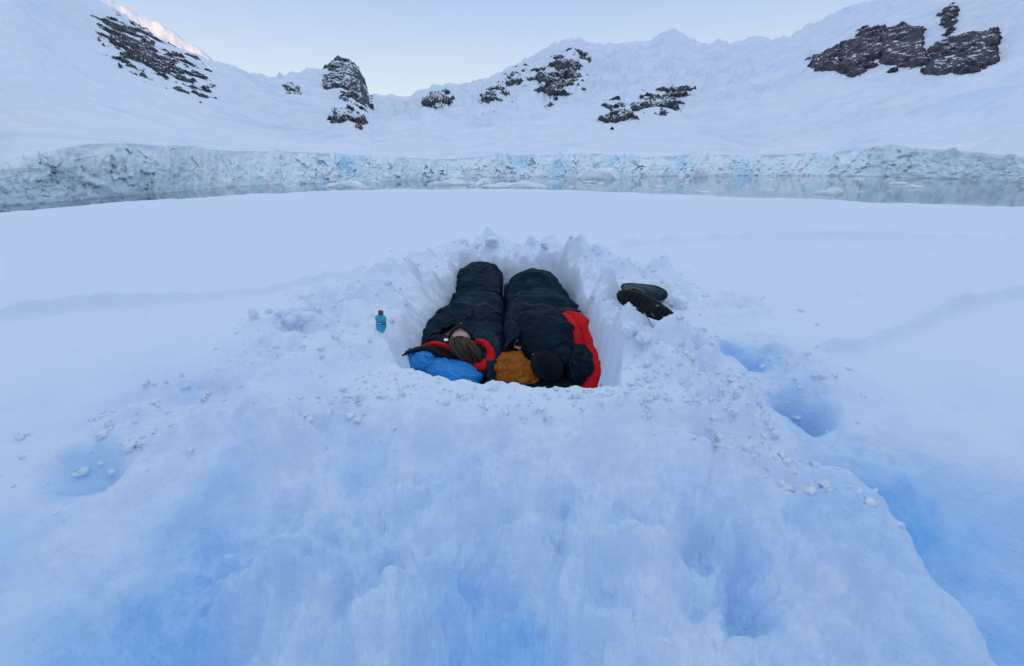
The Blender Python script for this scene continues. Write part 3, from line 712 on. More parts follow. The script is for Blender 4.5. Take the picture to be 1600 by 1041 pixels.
def person(name, label, head_at, head_rot, joints, bones, hands=()):
    """joints: name -> (pos, radius); bones: pairs. Returns the body mesh object (top-level thing)"""
    names = list(joints); vs = [joints[k][0] for k in names]; rads = [joints[k][1] for k in names]; ed = [(names.index(a), names.index(b)) for a, b in bones]
    for wrist, palm_dir, side, curl in hands:
        wp = Vector(joints[wrist][0]); d = Vector(palm_dir).normalized(); sv = Vector(side).normalized(); nrm = d.cross(sv).normalized()
        wi = names.index(wrist); vs.append(wp + d * .05); rads.append(.030); pi_ = len(vs) - 1; ed.append((wi, pi_))
        for k, (off, ln) in enumerate(((-.030, .066), (-.010, .078), (.010, .080), (.028, .072))):
            q = wp + d * .095 + sv * off; prev = pi_
            for seg in range(4):
                vs.append(q.copy()); rads.append(.0092 - .0008 * seg); ed.append((prev, len(vs) - 1)); prev = len(vs) - 1
                a = curl * (seg + .5) * .5; q = q + (d * math.cos(a) + nrm * math.sin(a)) * ln / 3
        q = wp + d * .03 + sv * .035; prev = pi_
        for seg in range(3):
            vs.append(q.copy()); rads.append(.0115 - .001 * seg); ed.append((prev, len(vs) - 1)); prev = len(vs) - 1
            q = q + (d * .8 + sv * (.6 - .3 * seg) + nrm * .3).normalized() * .028
    me = bpy.data.meshes.new('skeleton'); me.from_pydata([tuple(v) for v in vs], ed, []); me.update()
    ob = bpy.data.objects.new('skeleton', me); COL.objects.link(ob)
    sk = ob.modifiers.new('skin', 'SKIN')
    if not me.skin_vertices:
        import bmesh
        bm = bmesh.new(); bm.from_mesh(me); bm.verts.layers.skin.verify(); bm.to_mesh(me); bm.free()
    for i, r in enumerate(rads):
        me.skin_vertices[0].data[i].radius = (r, r); me.skin_vertices[0].data[i].use_root = (i == 0)
    ss = ob.modifiers.new('sub', 'SUBSURF'); ss.levels = 2; ss.render_levels = 2
    dg = bpy.context.evaluated_depsgraph_get(); ev = ob.evaluated_get(dg); bmsh = bpy.data.meshes.new_from_object(ev)
    bv = np.zeros(len(bmsh.vertices) * 3, np.float32); bmsh.vertices.foreach_get('co', bv); bv = bv.reshape(-1, 3)
    bf = [tuple(p.vertices) for p in bmsh.polygons]
    bpy.data.objects.remove(ob)
    X, Y, Z = head_mesh(); hv = np.stack([X, Y, Z], -1).reshape(-1, 3)
    Rm = np.array(head_rot.to_3x3()); nr, nc = X.shape; hf = [tuple(int(q) for q in f) for f in gridfaces(nr, nc, True)]
    n0 = len(hv); hf += [tuple(range(nc))[::-1], tuple((nr - 1) * nc + k for k in range(nc))]
    ears = []
    for sx in (-1, 1):
        E = []; 
        for a in np.linspace(-math.pi / 2, math.pi / 2, 10):
            for b in np.linspace(0, 2 * math.pi, 12, endpoint=False):
                E.append((sx * .074 + .009 * math.cos(a) * math.cos(b), -.008 + .018 * math.cos(a) * math.sin(b) + .004 * math.sin(a), -.010 + .031 * math.sin(a)))
        base_ = n0 + len(ears) * 0; ears.append(E)
    for E in ears:
        st_ = len(hv); hv = np.vstack([hv, np.array(E)]); hf += [tuple(int(q) + st_ for q in f) for f in gridfaces(10, 12, True)]
    hv = hv @ Rm.T + np.array(head_at)
    allv = np.vstack([bv, hv]); allf = bf + [tuple(q + len(bv) for q in f) for f in hf]
    me = bpy.data.meshes.new(name); me.from_pydata([tuple(map(float, v)) for v in allv], [], allf); me.update()
    tmp = bpy.data.objects.new('tmp', me); COL.objects.link(tmp)
    rm = tmp.modifiers.new('r', 'REMESH'); rm.mode = 'VOXEL'; rm.voxel_size = .005; rm.use_smooth_shade = True
    sm = tmp.modifiers.new('s', 'SMOOTH'); sm.factor = .5; sm.iterations = 2
    dg = bpy.context.evaluated_depsgraph_get(); fin = bpy.data.meshes.new_from_object(tmp.evaluated_get(dg)); fin.name = name
    bpy.data.objects.remove(tmp)
    fin.materials.clear(); fin.materials.append(M['skin'])
    for p in fin.polygons: p.use_smooth = True
    o = bpy.data.objects.new(name, fin); COL.objects.link(o)
    return tag(o, label, 'person')
def hat_shell(X, Y, Z, k, sel): pass
def rotm(face, crown):
    f = Vector(face).normalized(); c = Vector(crown).normalized(); r = f.cross(c).normalized(); c = r.cross(f)
    return Matrix((r, f, c)).transposed()

# ---------------------------------------------------------------- sleeping mats
mt = thing('sleeping_mat', 'dark green foam mat showing between the feet of the two sleeping bags', 'mat', (-.02, 3.4, 0))
quilted('foam_pad', [(4.55, -.42, .50, .03), (4.5, -.52, .52, .045), (3.5, -.52, .55, .045), (2.75, -.45, .5, .045), (2.7, -.4, .5, .03)], M['foam'], None, nu=60, nv=60, fold=0, wr=.001, baf=0, expo=6, closed_end=True, fine=0, base=.01)
adopt(bpy.data.objects['foam_pad'], mt)
flap = ellip('mat_corner', (-.03, 4.15, .20), (.05, .06, .12), M['foam'], None, expo=5, crumple=.03); adopt(flap, mt)

# ---------------------------------------------------------------- left sleeping bag
B1 = thing('sleeping_bag', 'closed dark navy mummy bag on the left with red collar round a face', 'sleeping bag', (-.33, 3.4, 0.02))
def ye1(th):
    # right side (th=0) reaches nearest the viewer, the top (pi/2) stays open over the face
    deg = np.degrees(th)
    return np.interp(deg, [0, 20, 45, 62, 80, 95, 110, 130, 155, 180, 230, 270, 310, 360], [2.38, 2.46, 2.60, 2.76, 2.97, 3.02, 2.98, 2.80, 2.72, 2.66, 2.5, 2.42, 2.38, 2.38])
sh = quilted('shell', [(4.47, -.40, -.20, .20), (4.46, -.50, -.13, .33), (4.38, -.55, -.105, .40), (4.22, -.565, -.10, .41), (3.95, -.565, -.09, .31), (3.6, -.58, -.065, .26), (3.2, -.615, -.055, .29), (2.9, -.655, -.045, .31), (2.68, -.69, -.05, .29), (2.5, -.68, -.10, .27), (2.4, -.66, -.16, .22)],
      M['navy'], None, yend=ye1, seed=3, base=.055, baf=5.2, nu=420, nv=300)
solidify(sh, .02); adopt(sh, B1)
z1 = tube('zip', [(-.33, 3.5, .33), (-.315, 3.3, .355), (-.31, 3.1, .372), (-.315, 2.95, .378)], .008, M['black'], None, wr=.05); adopt(z1, B1)
# red collar (draft tube) round the head opening
cl = tube('collar', [P(655, 545, .22), P(672, 538, .27), P(697, 541, .28), P(716, 552, .24), P(738, 567, .19), P(752, 574, .18), P(764, 566, .20), P(767, 550, .26), P(756, 536, .31), P(742, 532, .32)],
          [.010, .016, .015, .013, .014, .036, .044, .028, .021, .012], M['red'], None, nu=240, nv=36, wr=.18, seed=5); adopt(cl, B1)
hd = ellip('hood', (-.44, 2.66, .10), (.26, .26, .10), M['navy'], None, rot=(0, 0, R(-12)), expo=2.6, seed=6, wr=.06, crumple=.06, nu=160, nv=90); adopt(hd, B1)
hd2 = ellip('hood_lining', (-.22, 2.70, .16), (.12, .16, .10), M['black'], None, expo=2.2, seed=9, wr=.08, crumple=.06); adopt(hd2, B1)
hr = tube('hood_edge', [P(742, 588, .10), P(756, 586, .12), P(768, 572, .17), P(775, 550, .24), P(772, 530, .28)], [.03, .06, .055, .05, .03], M['navy'], None, nu=160, nv=36, wr=.12, seed=11); adopt(hr, B1)
lt = tube('hood_flap', [P(626, 556, .30), P(645, 548, .29), P(668, 546, .26), P(700, 556, .22), P(730, 565, .18)], [.010, .022, .04, .045, .02], M['black'], None, nu=120, nv=24, wr=.1, flat=.6); adopt(lt, B1)
tg = P(697, 531, .335)
tt_ = ellip('care_tag', tg, (.014, .012, .0015), M['white'], None, rot=(R(25), 0, R(10)), expo=6, wr=.02, crumple=.02, nu=24, nv=12); adopt(tt_, B1)
cdl = P(743, 550, .26)
c1 = ellip('cord_lock', cdl, (.012, .014, .008), M['label'], None, expo=4, wr=.02, nu=24, nv=16); adopt(c1, B1)

# person on the back in the left bag
hp = P(721, 530, .235); hp = P(720, 531, .305)
j = dict(pelvis=((-.33, 3.42, .17), .115), belly=((-.33, 3.25, .175), .10), chest=((-.33, 3.06, .18), .12), neck0=((-.325, 2.92, .185), .055), neck1=((-.32, 2.84, .20), .052),
         shl=((-.49, 3.0, .18), .052), ell=((-.53, 3.24, .16), .042), wrl=((-.40, 3.40, .255), .028), shr=((-.17, 3.0, .18), .052), elr=((-.13, 3.24, .16), .042), wrr=((-.26, 3.36, .265), .028),
         hil=((-.41, 3.48, .16), .085), knl=((-.41, 3.85, .19), .058), anl=((-.38, 4.18, .14), .040), tol=((-.38, 4.26, .30), .030),
         hir=((-.25, 3.48, .16), .085), knr=((-.25, 3.85, .19), .058), anr=((-.27, 4.18, .14), .040), tor=((-.27, 4.26, .30), .030))
bo = [('pelvis', 'belly'), ('belly', 'chest'), ('chest', 'neck0'), ('neck0', 'neck1'), ('chest', 'shl'), ('shl', 'ell'), ('ell', 'wrl'), ('chest', 'shr'), ('shr', 'elr'), ('elr', 'wrr'),
      ('pelvis', 'hil'), ('hil', 'knl'), ('knl', 'anl'), ('anl', 'tol'), ('pelvis', 'hir'), ('hir', 'knr'), ('knr', 'anr'), ('anr', 'tor')]
hrot = rotm((.04, -.12, 1), (.06, -1, -.10))
p1 = person('person', 'sleeper on their back with brown hair and dark eye mask in the left bag', hp, hrot, j, bo, hands=[('wrl', (1, .1, .0), (0, 1, 0), .6), ('wrr', (-1, .1, .0), (0, 1, 0), .6)])
def on_head(at, rot, pts):
    Rm = rot; return [tuple(Vector(at) + Rm @ Vector(p)) for p in pts]
# eye mask and balaclava as thick bands fitted on the face
def head_band(name, at, rot, z0, z1, a0, a1, grow, mat, parent, nu=80, nv=24):
    U, V = np.meshgrid(np.linspace(a0, a1, nu), np.linspace(z0, z1, nv))
    cv = np.sqrt(np.clip(1 - V ** 2, 0.01, 1)); x, y = cv * np.cos(U), cv * np.sin(U)
    X, Y, Z = x * (.076 + grow), y * (.095 + grow + .006), V * .118
    f = np.exp(-(X / .018) ** 2) * sst(.2, .9, y); Y = Y + .010 * f
    Q = np.stack([X, Y, Z], -1) @ np.array(rot).T + np.array(at)
    o = grid_obj(name, Q[..., 0], Q[..., 1], Q[..., 2], mat, parent); solidify(o, .006, 0); return o
em = head_band('eye_mask', hp, hrot, -.06, .34, R(-15), R(195), .008, M['black'], None); adopt(em, p1) if False else None
em.parent = p1
bl = ellip('base_layer', (-.33, 2.97, .20), (.15, .09, .09), M['black'], None, seed=70); bl.parent = p1
hl = ellip('hood_lining', (-.50, 2.86, .15), (.15, .16, .11), M['black'], None, seed=71); adopt(hl, B1)
# hair: a cap with many strands falling towards the viewer
def hair(parent):
    V_, F_ = [], []
    def strand(p0, p1_, p2, w0, w1, n=12):
        p0, p1_, p2 = map(Vector, (p0, p1_, p2)); prev = None
        for i in range(n):
            t = i / (n - 1); q = p0 * (1 - t) ** 2 + p1_ * 2 * t * (1 - t) + p2 * t * t
            wd = w0 * (1 - t) + w1 * t; k = len(V_)
            tan = ((p1_ - p0) * (1 - t) + (p2 - p1_) * t).normalized(); sdv = tan.cross(Vector((0, 0, 1))).normalized()
            V_.extend([tuple(q - sdv * wd), tuple(q + Vector((0, 0, wd))), tuple(q + sdv * wd), tuple(q - Vector((0, 0, wd)))])
            if prev is not None:
                for a in range(4): F_.append((prev + a, prev + (a + 1) % 4, k + (a + 1) % 4, k + a))
            prev = k
    r_ = np.random.RandomState(4)
    for i in range(900):
        a = r_.uniform(-1.25, 1.25); e = r_.uniform(.66, .96)
        loc = Vector((.082 * math.sin(a) * math.sqrt(1 - e * e * .6), .098 * math.cos(a) * math.sqrt(max(.05, 1 - e * e)) , .118 * e + .004))
        s0 = hp + hrot @ (loc * 1.03)
        part = .5 + .5 * math.sin(a)
        end = P(722 + 26 * (part - .35) + r_.normal(0, 5) + 12, 552 + r_.uniform(-3, 14), .17 + r_.uniform(-.03, .05))
        mid = (s0 + end) / 2 + Vector((math.sin(a) * .045, -.01, .035 + r_.uniform(-.01, .015)))
        strand(s0, mid, end, .0035, .0016)
    o = link_mesh('hair', V_, F_, M['hair'], None); o.parent = parent; return o
hair(p1)
cap_ = ellip('hair_cap', hp + hrot @ Vector((0, -.016, .036)), (.080, .093, .094), M['hair'], None, wr=.03, crumple=.02); 
cap_.data.transform(Matrix.Identity(4)); cap_.name = 'hair'; cap_.parent = p1
Q = np.array([v.co for v in cap_.data.vertices]); c0 = np.array(hp + hrot @ Vector((0, -.016, .036)))
Q = (Q - c0) @ np.array(hrot).T + c0; cap_.data.vertices.foreach_set('co', Q.astype(np.float32).ravel())

# ---------------------------------------------------------------- blue stuff sack under the left hood
BS = thing('stuff_sack', 'shiny blue nylon stuff sack used as pillow under the left sleeper', 'stuff sack', (-.5, 2.5, 0.02))
o = ellip('sack', (-.40, 2.50, .12), (.205, .125, .105), M['blue'], None, rot=(0, R(4), R(-24)), expo=2.7, seed=17, wr=.07, crumple=.035, fr=6, nu=200, nv=120); adopt(o, BS)
o = ellip('sack_end', (-.615, 2.57, .19), (.13, .10, .085), M['blue'], None, rot=(0, R(14), R(-20)), expo=2.2, seed=23, wr=.1, crumple=.05, fr=6, nu=150, nv=90); adopt(o, BS)
o = ellip('drawcord_neck', (-.70, 2.56, .27), (.06, .05, .03), M['blue'], None, rot=(0, R(10), R(-40)), expo=2.2, seed=29, wr=.12, crumple=.08); adopt(o, BS)

# ---------------------------------------------------------------- right sleeping bag (open, red lining showing)
B2 = thing('sleeping_bag', 'unzipped dark navy sleeping bag on the right with red lining folded open', 'sleeping bag', (.25, 3.4, 0.02))
def ye2(th):
    deg = np.degrees(th)
    return np.interp(deg, [0, 25, 50, 68, 80, 95, 120, 150, 180, 230, 300, 360], [3.22, 3.2, 3.14, 3.05, 3.0, 2.9, 2.74, 2.62, 2.56, 2.6, 2.9, 3.22])
sh = quilted('shell', [(4.13, .05, .33, .20), (4.12, -.02, .45, .34), (4.04, -.035, .475, .40), (3.9, -.045, .50, .415), (3.68, -.055, .52, .35), (3.4, -.065, .545, .33), (3.1, -.065, .57, .37), (2.85, -.06, .57, .37), (2.7, -.05, .56, .33)],
      M['navy'], None, yend=ye2, seed=8, base=.055, baf=5.2, nu=380, nv=300)
solidify(sh, .02); adopt(sh, B2)
fl = tube('flap', [P(852, 490, .40), P(870, 486, .41), P(890, 484, .39), P(908, 487, .35)], [.035, .045, .04, .012], M['navy'], None, nu=90, nv=30, flat=.4, wr=.14, seed=31); adopt(fl, B2)
ln = tube('lining', [P(852, 491, .37), P(872, 494, .37), P(888, 508, .35), P(898, 528, .31), P(906, 552, .24), P(918, 575, .16)], [.035, .055, .062, .062, .055, .045], M['red'], None, nu=200, nv=40, flat=.9, wr=.10, seed=35); adopt(ln, B2)
ln2 = tube('lining', [P(882, 490, .39), P(901, 499, .37), P(916, 520, .32), P(925, 545, .27), P(930, 568, .23), P(932, 588, .18), P(924, 602, .14), P(908, 606, .1)], [.032, .052, .064, .066, .064, .062, .05, .03], M['red'], None, nu=240, nv=44, flat=.95, wr=.10, seed=36); adopt(ln2, B2)
o = ellip('underside', (.33, 2.70, .07), (.29, .42, .07), M['navy'], None, expo=3, seed=37, wr=.05, crumple=.05, nu=120, nv=60); adopt(o, B2)
o = tube('collar', [P(793, 528, .22), P(796, 538, .22), P(795, 548, .2)], [.014, .022, .012], M['red'], None, nu=40, nv=20); adopt(o, B2)

# person on the side in the right bag
h2_ = P(853, 572, .20); h2_ = Vector((h2_.x, h2_.y, .20))
h2rot = rotm((-.72, .30, .60), (.05, -.86, .42))
j = dict(pelvis=((.24, 3.30, .20), .125), belly=((.27, 3.12, .21), .105), chest=((.29, 2.90, .215), .125), neck0=((.26, 2.74, .20), .058), neck1=((.245, 2.66, .20), .055),
         shl=((.30, 2.82, .30), .06), ell=((.14, 2.95, .34), .045), wrl=((.075, 2.80, .335), .032), shr=((.27, 2.84, .13), .05), elr=((.03, 2.88, .12), .042), wrr=((.02, 2.68, .12), .028),
         hil=((.22, 3.38, .25), .09), knl=((.12, 3.70, .26), .062), anl=((.26, 3.92, .20), .042), tol=((.16, 3.99, .24), .032),
         hir=((.22, 3.36, .14), .08), knr=((.14, 3.70, .14), .058), anr=((.30, 3.90, .12), .040), tor=((.20, 3.97, .14), .032))
p2 = person('person', 'sleeper curled on their side in black knit beanie and dark jacket', h2_, h2rot, j, bo, hands=[('wrl', (-.25, -1, -.8), (1, 0, 0), .5), ('wrr', (.25, -1, -.1), (1, 0, 0), .4)])
# jacket: torso, shoulder hood and sleeve
jk = quilted('jacket', [(3.20, .12, .28, .24), (3.16, .04, .36, .32), (3.05, .0, .40, .37), (2.95, -.01, .42, .39), (2.85, .0, .42, .40), (2.74, .035, .435, .385), (2.64, .09, .46, .33), (2.58, .16, .45, .27), (2.55, .22, .42, .2)], M['jacketcloth'], None,
      seed=12, base=.06, baf=6.5, nu=240, nv=220, closed_end=True, expo=2.3); jk.parent = p2
o = tube('sleeve', [(.24, 2.98, .34), (.14, 2.95, .345), (.095, 2.87, .345)], [.06, .066, .052], M['jacketcloth'], None, nu=120, nv=40, cuts=4, wr=.08, seed=41); o.parent = jk
o = tube('sleeve', [P(824, 538, .245), P(812, 545, .225), P(803, 556, .18)], [.045, .058, .050], M['jacketcloth'], None, nu=120, nv=40, cuts=3, wr=.08, seed=42); o.parent = jk
o = ellip('hood', P(905, 572, .19), (.10, .17, .13), M['jacketcloth'], None, rot=(0, R(-10), R(8)), expo=2.3, seed=43, wr=.06, crumple=.07, fr=7, nu=150, nv=90); o.parent = jk
o = ellip('collar', P(880, 556, .26), (.07, .09, .06), M['jacketcloth'], None, rot=(0, 0, R(30)), seed=44, wr=.06, crumple=.08, fr=7); o.parent = jk
# beanie: a knit dome over the crown with a folded brim
def beanie(at, rot, parent):
    U, V = np.meshgrid(np.linspace(0, 2 * math.pi, 160, endpoint=False), np.linspace(0, 1, 70))
    ph = V * (math.pi / 2 + .30); rr_ = np.sin(np.clip(ph, 0, math.pi / 2)) ** .95
    zz = .040 + .104 * np.cos(ph); 
    brim = sst(.70, .74, V) * .006; rib = .0012 * np.sin(U * 40)
    rad = rr_ * (1 + brim * 10) + rib * 8 * rr_
    X = rad * .086 * np.cos(U); Y = rad * .104 * np.sin(U) - .004; Z = zz + .012 * sst(.3, 0, V) + .004 * perlin(X * 20, Y * 20, 5)
    Q = np.stack([X, Y, Z], -1) @ np.array(rot).T + np.array(at)
    o = grid_obj('beanie', Q[..., 0], Q[..., 1], Q[..., 2], M['knit'], None, wrap=True); solidify(o, .006, 0); o.parent = parent
beanie(h2_, h2rot, p2)

# ---------------------------------------------------------------- orange pillow
OP = thing('stuff_sack', 'crumpled orange-brown cloth bundle under the head in black beanie', 'cloth bundle', (.02, 2.55, 0.02))
o = ellip('bundle', (-.005, 2.58, .13), (.135, .15, .125), M['orange'], None, rot=(0, R(6), R(10)), expo=2.2, seed=51, wr=.10, crumple=.05, fr=6, nu=180, nv=110); adopt(o, OP)
o = ellip('bundle_fold', (.085, 2.53, .12), (.115, .11, .10), M['orange'], None, rot=(0, 0, R(-20)), expo=2.0, seed=57, wr=.12, crumple=.09, fr=8, nu=180, nv=110); adopt(o, OP)
for k, rad in enumerate((.034, .058, .08)):
    o = tube('bundle_roll', [P(822 + rad * 260 * math.cos(a), 588 + rad * 150 * math.sin(a), .16 - .25 * rad) for a in np.linspace(.4 + k, 5.4 + k, 9)], [.004, .012, .014, .014, .014, .014, .013, .010, .004], M['orange'], None, nu=110, nv=16, wr=.25, seed=60 + k); adopt(o, OP)

# ---------------------------------------------------------------- turquoise bottle
bp = P(595, 503, .0); bx_, by_ = P(595, 504, .50).x, P(595, 504, .50).y; bz = snow_z(bx_, by_)
_b = PG(595, 517, .0); bx_, by_, bz = _b.x, _b.y, _b.z
BT = thing('bottle', 'soft turquoise bottle with red-brown cap stuck in the snow beside the pit', 'bottle', (bx_, by_, bz))
def lathe(name, prof, mat, parent, sx=1, sy=1, n=40, bend=0):
    pr = np.array(prof, float); th = np.linspace(0, 2 * math.pi, n, endpoint=False)
    Rr, T = np.meshgrid(pr[:, 0], th, indexing='ij'); Z = np.repeat(pr[:, 1][:, None], n, 1)
    return grid_obj(name, Rr * np.cos(T) * sx + bend * np.sin(Z * 40), Rr * np.sin(T) * sy, Z, mat, parent, wrap=True)
lathe('flask', [(.001, -.012), (.020, -.012), (.026, -.004), (.031, .010), (.035, .028), (.036, .034), (.033, .044), (.032, .055), (.034, .064), (.037, .075), (.038, .088), (.036, .098), (.030, .104), (.018, .107), (.014, .112)], M['teal'], BT, 1, .72, bend=.003)
lathe('label_band', [(.0352, .040), (.0352, .043), (.0345, .055), (.0352, .062), (.0352, .065)], M['band'], BT, 1, .76, bend=.003)
lathe('cap', [(.014, .106), (.0165, .108), (.0175, .114), (.0175, .130), (.0155, .138), (.010, .141), (.001, .142)], M['copper'], BT, 1, 1)
for k, (x0, ww) in enumerate(((-.022, .006), (-.014, .004), (-.008, .006), (-.001, .003), (.004, .005))):
    yy = -.0345 * .76 * math.sqrt(max(0, 1 - (x0 / .0352) ** 2)) - .0022
    o = link_mesh('print', [(x0, yy, .050), (x0 + ww, yy, .050), (x0 + ww, yy - .0003, .0545), (x0, yy - .0003, .0545)], [(0, 1, 2, 3)], M['white'], BT, False); solidify(o, .0006, 0)
BT.rotation_euler = (R(-10), R(4), R(4)); BT.location.z += .002; BT.scale = (.88,) * 3

# ---------------------------------------------------------------- rubber boots
def boot(label, loc, rot, seed, logo=False, label_patch=False):
    """boot standing along +Z, toe along +X, sole at z=0, width along Y"""
    t = thing('rubber_boot', label, 'boot', loc)
    def outline(n=90):
        pts = []
        for a in np.linspace(0, 2 * math.pi, n, endpoint=False):
            c, s_ = math.cos(a), math.sin(a); x = c * .155
            wv = .050 + .008 * math.cos(a) - .012 * math.exp(-((x + .035) / .05) ** 2)
            pts.append((x, wv * np.sign(s_) * abs(s_) ** .8))
        return np.array(pts)
    ol = outline(); prof = [(.0, .0), (.90, .0), (.985, .004), (1.0, .012), (1.0, .024), (.97, .030), (.90, .031)]
    X = np.array([ol[:, 0] * max(k, .001) for k, z in prof]); Y = np.array([ol[:, 1] * max(k, .001) for k, z in prof]); Z = np.array([np.full(len(ol), z) for k, z in prof])
    Z = Z + .012 * sst(.08, .155, X) + np.where((X > -.055) & (X < -.015) & (Z < .01), .007, 0)
    so = grid_obj('sole', X, Y, Z, M['rubber'], t, wrap=True)
    for part in (0, 1):
        V_, F_ = [], []
        for ix in range(12):
            x = -.135 + ix * .0245
            if -.06 < x < -.012 or (x < -.03) != (part == 0): continue
            for iy in (-1, 0, 1):
                wv = .043 * math.sqrt(max(0, 1 - (x / .16) ** 2)); y = iy * wv * .62; hx, hy = .008, wv * .24
                sk = .004 * iy; zz0 = .0 + .012 * float(sst(.08, .155, x)); k = len(V_)
                V_ += [(x - hx + sk, y - hy, zz0 + .002), (x + hx + sk, y - hy, zz0 + .002), (x + hx - sk, y + hy, zz0 + .002), (x - hx - sk, y + hy, zz0 + .002)]
                V_ += [(a * 1, b, zz0 - .006) for a, b, c in V_[k:k + 4]]
                F_ += [(k, k + 3, k + 2, k + 1)][:0] + [(k + 4, k + 5, k + 6, k + 7), (k, k + 1, k + 5, k + 4), (k + 1, k + 2, k + 6, k + 5), (k + 2, k + 3, k + 7, k + 6), (k + 3, k, k + 4, k + 7)]
        lg = link_mesh('tread', V_, F_, M['rubber'], so, False)
    # foot and shaft: rings from the toe over the instep up the shaft
    rings = []
    for z, x0, x1, wv in ((.026, -.145, .148, .046), (.045, -.147, .150, .048), (.065, -.145, .142, .047), (.085, -.140, .118, .044), (.105, -.134, .082, .042), (.13, -.128, .045, .042), (.16, -.125, .020, .044), (.20, -.126, .008, .047), (.25, -.130, .006, .051), (.30, -.134, .010, .055), (.33, -.136, .014, .057)):
        rings.append((z, x0, x1, wv))
    rg = np.array(rings); zz = np.linspace(.026, .33, 90); x0 = catmull(rg[:, 0], rg[:, 1], zz); x1 = catmull(rg[:, 0], rg[:, 2], zz); wv = catmull(rg[:, 0], rg[:, 3], zz)
    th = np.linspace(0, 2 * math.pi, 60, endpoint=False); Zg, T = np.meshgrid(zz, th, indexing='ij'); I = np.arange(90)[:, None]
    c, s_ = np.cos(T), np.sin(T)
    X = ((x0 + x1) / 2)[I] + ((x1 - x0) / 2)[I] * c; Y = wv[I] * np.sign(s_) * np.abs(s_) ** .85
    slump = 1 - .25 * sst(.15, .33, Zg)
    dn = .004 * fbm(Zg * 30 + seed, T * 1.2, 4, 251 + seed) + .0035 * np.sin(Zg * 150 + 2 * perlin(T, Zg * 10, seed)) * sst(.09, .13, Zg) * sst(.22, .17, Zg)
    X = X + c * dn; Y = Y * slump + s_ * dn; Zg = Zg + .006 * fbm(T * .8, Zg * 5, 2, 255 + seed) * sst(.25, .33, Zg)
    up_ = grid_obj('shaft', X, Y, Zg, M['bootgrey'], t, wrap=True); solidify(up_, .005)
    # rubber toe and heel guard band
    k = zz < .060
    Xg, Yg, Zg2 = X[k] * 1.018, Y[k] * 1.03, Zg[k]
    gd = grid_obj('toe_guard', Xg, Yg, Zg2, M['rubber'], t, wrap=True)
    tp = tube('pull_strap', [(-.135, 0, .27), (-.152, 0, .31), (-.150, 0, .345), (-.135, 0, .33)], .009, M['black'], t, nu=50, nv=14, wr=.05, upv=(0, 1, 0)); 
    tp2 = tube('pull_strap', [(.010, 0, .28), (.024, 0, .315), (.020, 0, .35), (.006, 0, .325)], .009, M['black'], t, nu=50, nv=14, wr=.05, upv=(0, 1, 0))
    cf = tube('cuff', [(-.06 + .074 * math.cos(a), .046 * math.sin(a), .327) for a in np.linspace(0, 2 * math.pi, 30)], .006, M['black'], t, nu=120, nv=14, wr=.1, cap=False)
    if label_patch:
        o = ellip('sole_label', (-.045, 0, .003), (.014, .030, .003), M['label'], None, expo=3, wr=0, crumple=0, nu=24, nv=10); o.parent = so
    if logo:
        side = -1
        def ring(cx, cz, r, a0=0, a1=6.28): return [(cx + r * math.cos(a), logo * .0, cz + r * math.sin(a)) for a in np.linspace(a0, a1, 12)]
        def yat(x, z):
            w_ = float(catmull(rg[:, 0], rg[:, 3], np.array([z]))[0]) * (1 - .25 * float(sst(.15, .33, z))); xa = float(catmull(rg[:, 0], rg[:, 1], np.array([z]))[0]); xb = float(catmull(rg[:, 0], rg[:, 2], np.array([z]))[0])
            cc = min(.98, abs((x - (xa + xb) / 2) / ((xb - xa) / 2))); return logo * (w_ * (1 - cc * cc) ** .42 + .003)
        for pts in (ring(-.062, .215, .008), ring(-.062, .195, .008, .8, 5.8), [(-.054, 0, .182), (-.068, 0, .178), (-.058, 0, .172), (-.070, 0, .166)], ring(-.062, .155, .007)):
            o = tube('logo_mark', [(a, yat(a, c_), c_) for a, b, c_ in pts], .0024, M['white'], None, nu=40, nv=8, wr=0); o.parent = up_
    t.rotation_euler = rot.to_euler() if isinstance(rot, Matrix) else rot; t.scale = (1.08,) * 3
    return t
def frame(toe, up):
    """rotation sending +X to toe and +Z to up"""
    x = Vector(toe).normalized(); z = Vector(up); z = (z - x * z.dot(x)).normalized(); y = z.cross(x)
    return Matrix((x, y, z)).transposed()
a = PG(1012, 480, .06)
boot('black boot lying with its treaded sole toward the viewer', a, frame((-.90, .10, .38), (-.30, .85, .02)), 1, label_patch=True)
b = PG(1006, 454, .055)
boot('black boot with white mark lying behind the other boot, toe to the right', b, frame((.93, -.30, -.12), (-.36, -.9, .10)), 2, logo=-1)

# ---------------------------------------------------------------- loose clumps of snow on the rim
def clump(label, px, py, sz, seed, name='snow_clump', sq=.8):
    g = PG(px, py, sz * .45); z = g.z - sz * .45
    U, V = np.meshgrid(np.linspace(0, 2 * math.pi, 72, endpoint=False), np.linspace(-math.pi / 2, math.pi / 2, 48))
    x, y, zz = np.cos(V) * np.cos(U), np.cos(V) * np.sin(U), np.sin(V)
    rc = np.random.RandomState(seed); k = np.full(x.shape, .62)
    for q in range(16):
        dv = rc.normal(size=3); dv /= np.linalg.norm(dv); dot = x * dv[0] + y * dv[1] + zz * dv[2]; wq = rc.uniform(.08, .35)
        k = np.maximum(k, .62 + rc.uniform(.15, .45) * np.clip(1 - (1 - dot) / wq, 0, 1) ** .6)
    k = k + .06 * perlin(x * 3 + zz * 2 + seed, y * 3 - zz * 2, seed)
    o = grid_obj(name, x * k * sz, y * k * sz * .9, zz * k * sz * sq, M['snow'], wrap=True)
    o.location = (g.x, g.y, z + sz * .45)
    return tag(o, label, 'snow clump') if label else o
clump('lone round snow clump left of the big one behind the pit', 721, 376, .055, 3)
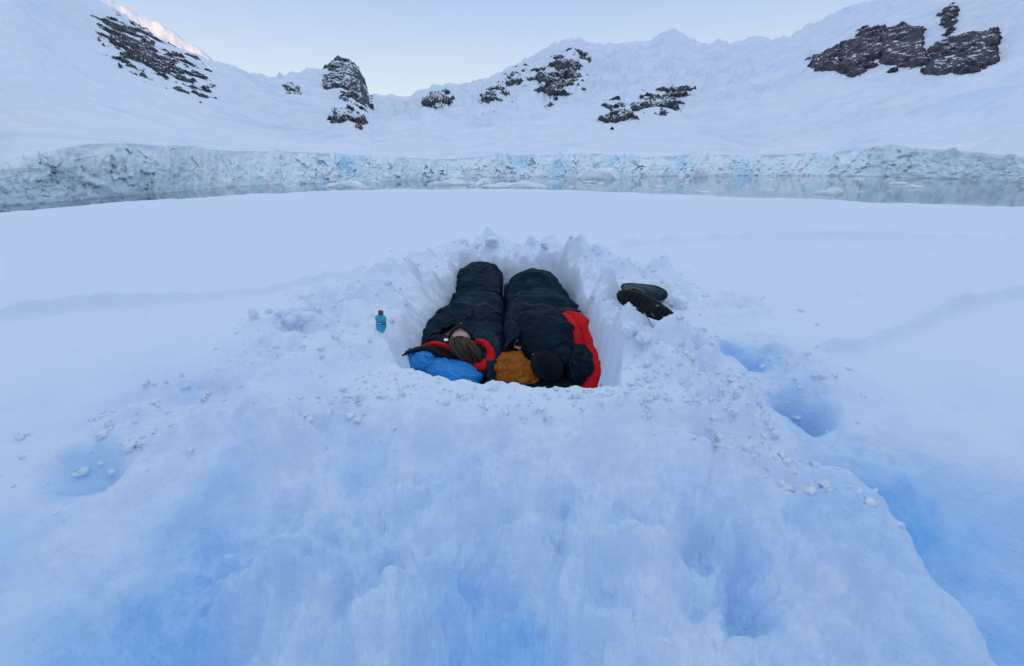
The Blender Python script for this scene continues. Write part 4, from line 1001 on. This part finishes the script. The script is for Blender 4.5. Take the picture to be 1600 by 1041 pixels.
clump('biggest snow clump on the rim behind the left foot end', 768, 379, .095, 7)
clump('low snow clump touching the big one on its left side', 745, 382, .07, 12)
clump('upright snow clump behind the right foot end', 829, 378, .065, 18, sq=1.3)
clump('small snow clump just right of the upright clump', 850, 383, .05, 22)
clump('snow clump heaped at the right back corner of the pit', 932, 390, .075, 29)
clump('small upright snow crumb standing alone left of the bottle heap', 397, 491, .035, 33, sq=1.3)
clump('large smooth snow boulder on the left heap beside its smaller crumbs', 468, 490, .10, 37)
clump('pale snow clump on the rim in front of the boots', 985, 515, .06, 41)
clump('round snow ball on the right slope below the boots', 1010, 528, .05, 44)
clump('rounded snow clump right of the far boot', 1060, 470, .09, 47)
# crumbs: too many to count, one object
def crumbs(n, seed):
    rc = np.random.RandomState(seed); VV, FF = [], []; import bmesh
    bm = bmesh.new(); bmesh.ops.create_icosphere(bm, subdivisions=2, radius=1); bv = np.array([v.co for v in bm.verts]); bf = np.array([[v.index for v in f.verts] for f in bm.faces]); bm.free()
    cs = []
    while len(cs) < n:
        k = rc.randint(len(HEAPS)); hx, hy, hr, hh, l = HEAPS[k]
        if rc.rand() > l * .9: continue
        x = hx + rc.normal(0, hr * .6); y = hy + rc.normal(0, hr * .6)
        cs.append((x, y))
    cs = np.array(cs); zz = near_height(cs[:, 0], cs[:, 1]); pd = polydist(cs[:, 0], cs[:, 1], PIT)
    for (x, y), z, p in zip(cs, zz, pd):
        if p < .03 or math.hypot(x, y) < 1.45: continue
        s_ = min(.020, .0035 + rc.exponential(.0045)); q = bv * (1 + .24 * rc.normal(size=(len(bv), 1))) * s_ * np.array([1, rc.uniform(.7, 1.2), rc.uniform(.6, 1)])
        FF.append(bf + sum(len(v) for v in VV[:0]) + len(VV) * len(bv)); VV.append(q + np.array([x, y, z + s_ * .2]))
    o = link_mesh('snow_crumbs', np.vstack(VV), np.vstack(FF), M['snow']); o['kind'] = 'stuff'; o['label'] = 'loose crumbs of dug snow scattered round the pit'; o['category'] = 'snow crumbs'
crumbs(2400, 77)
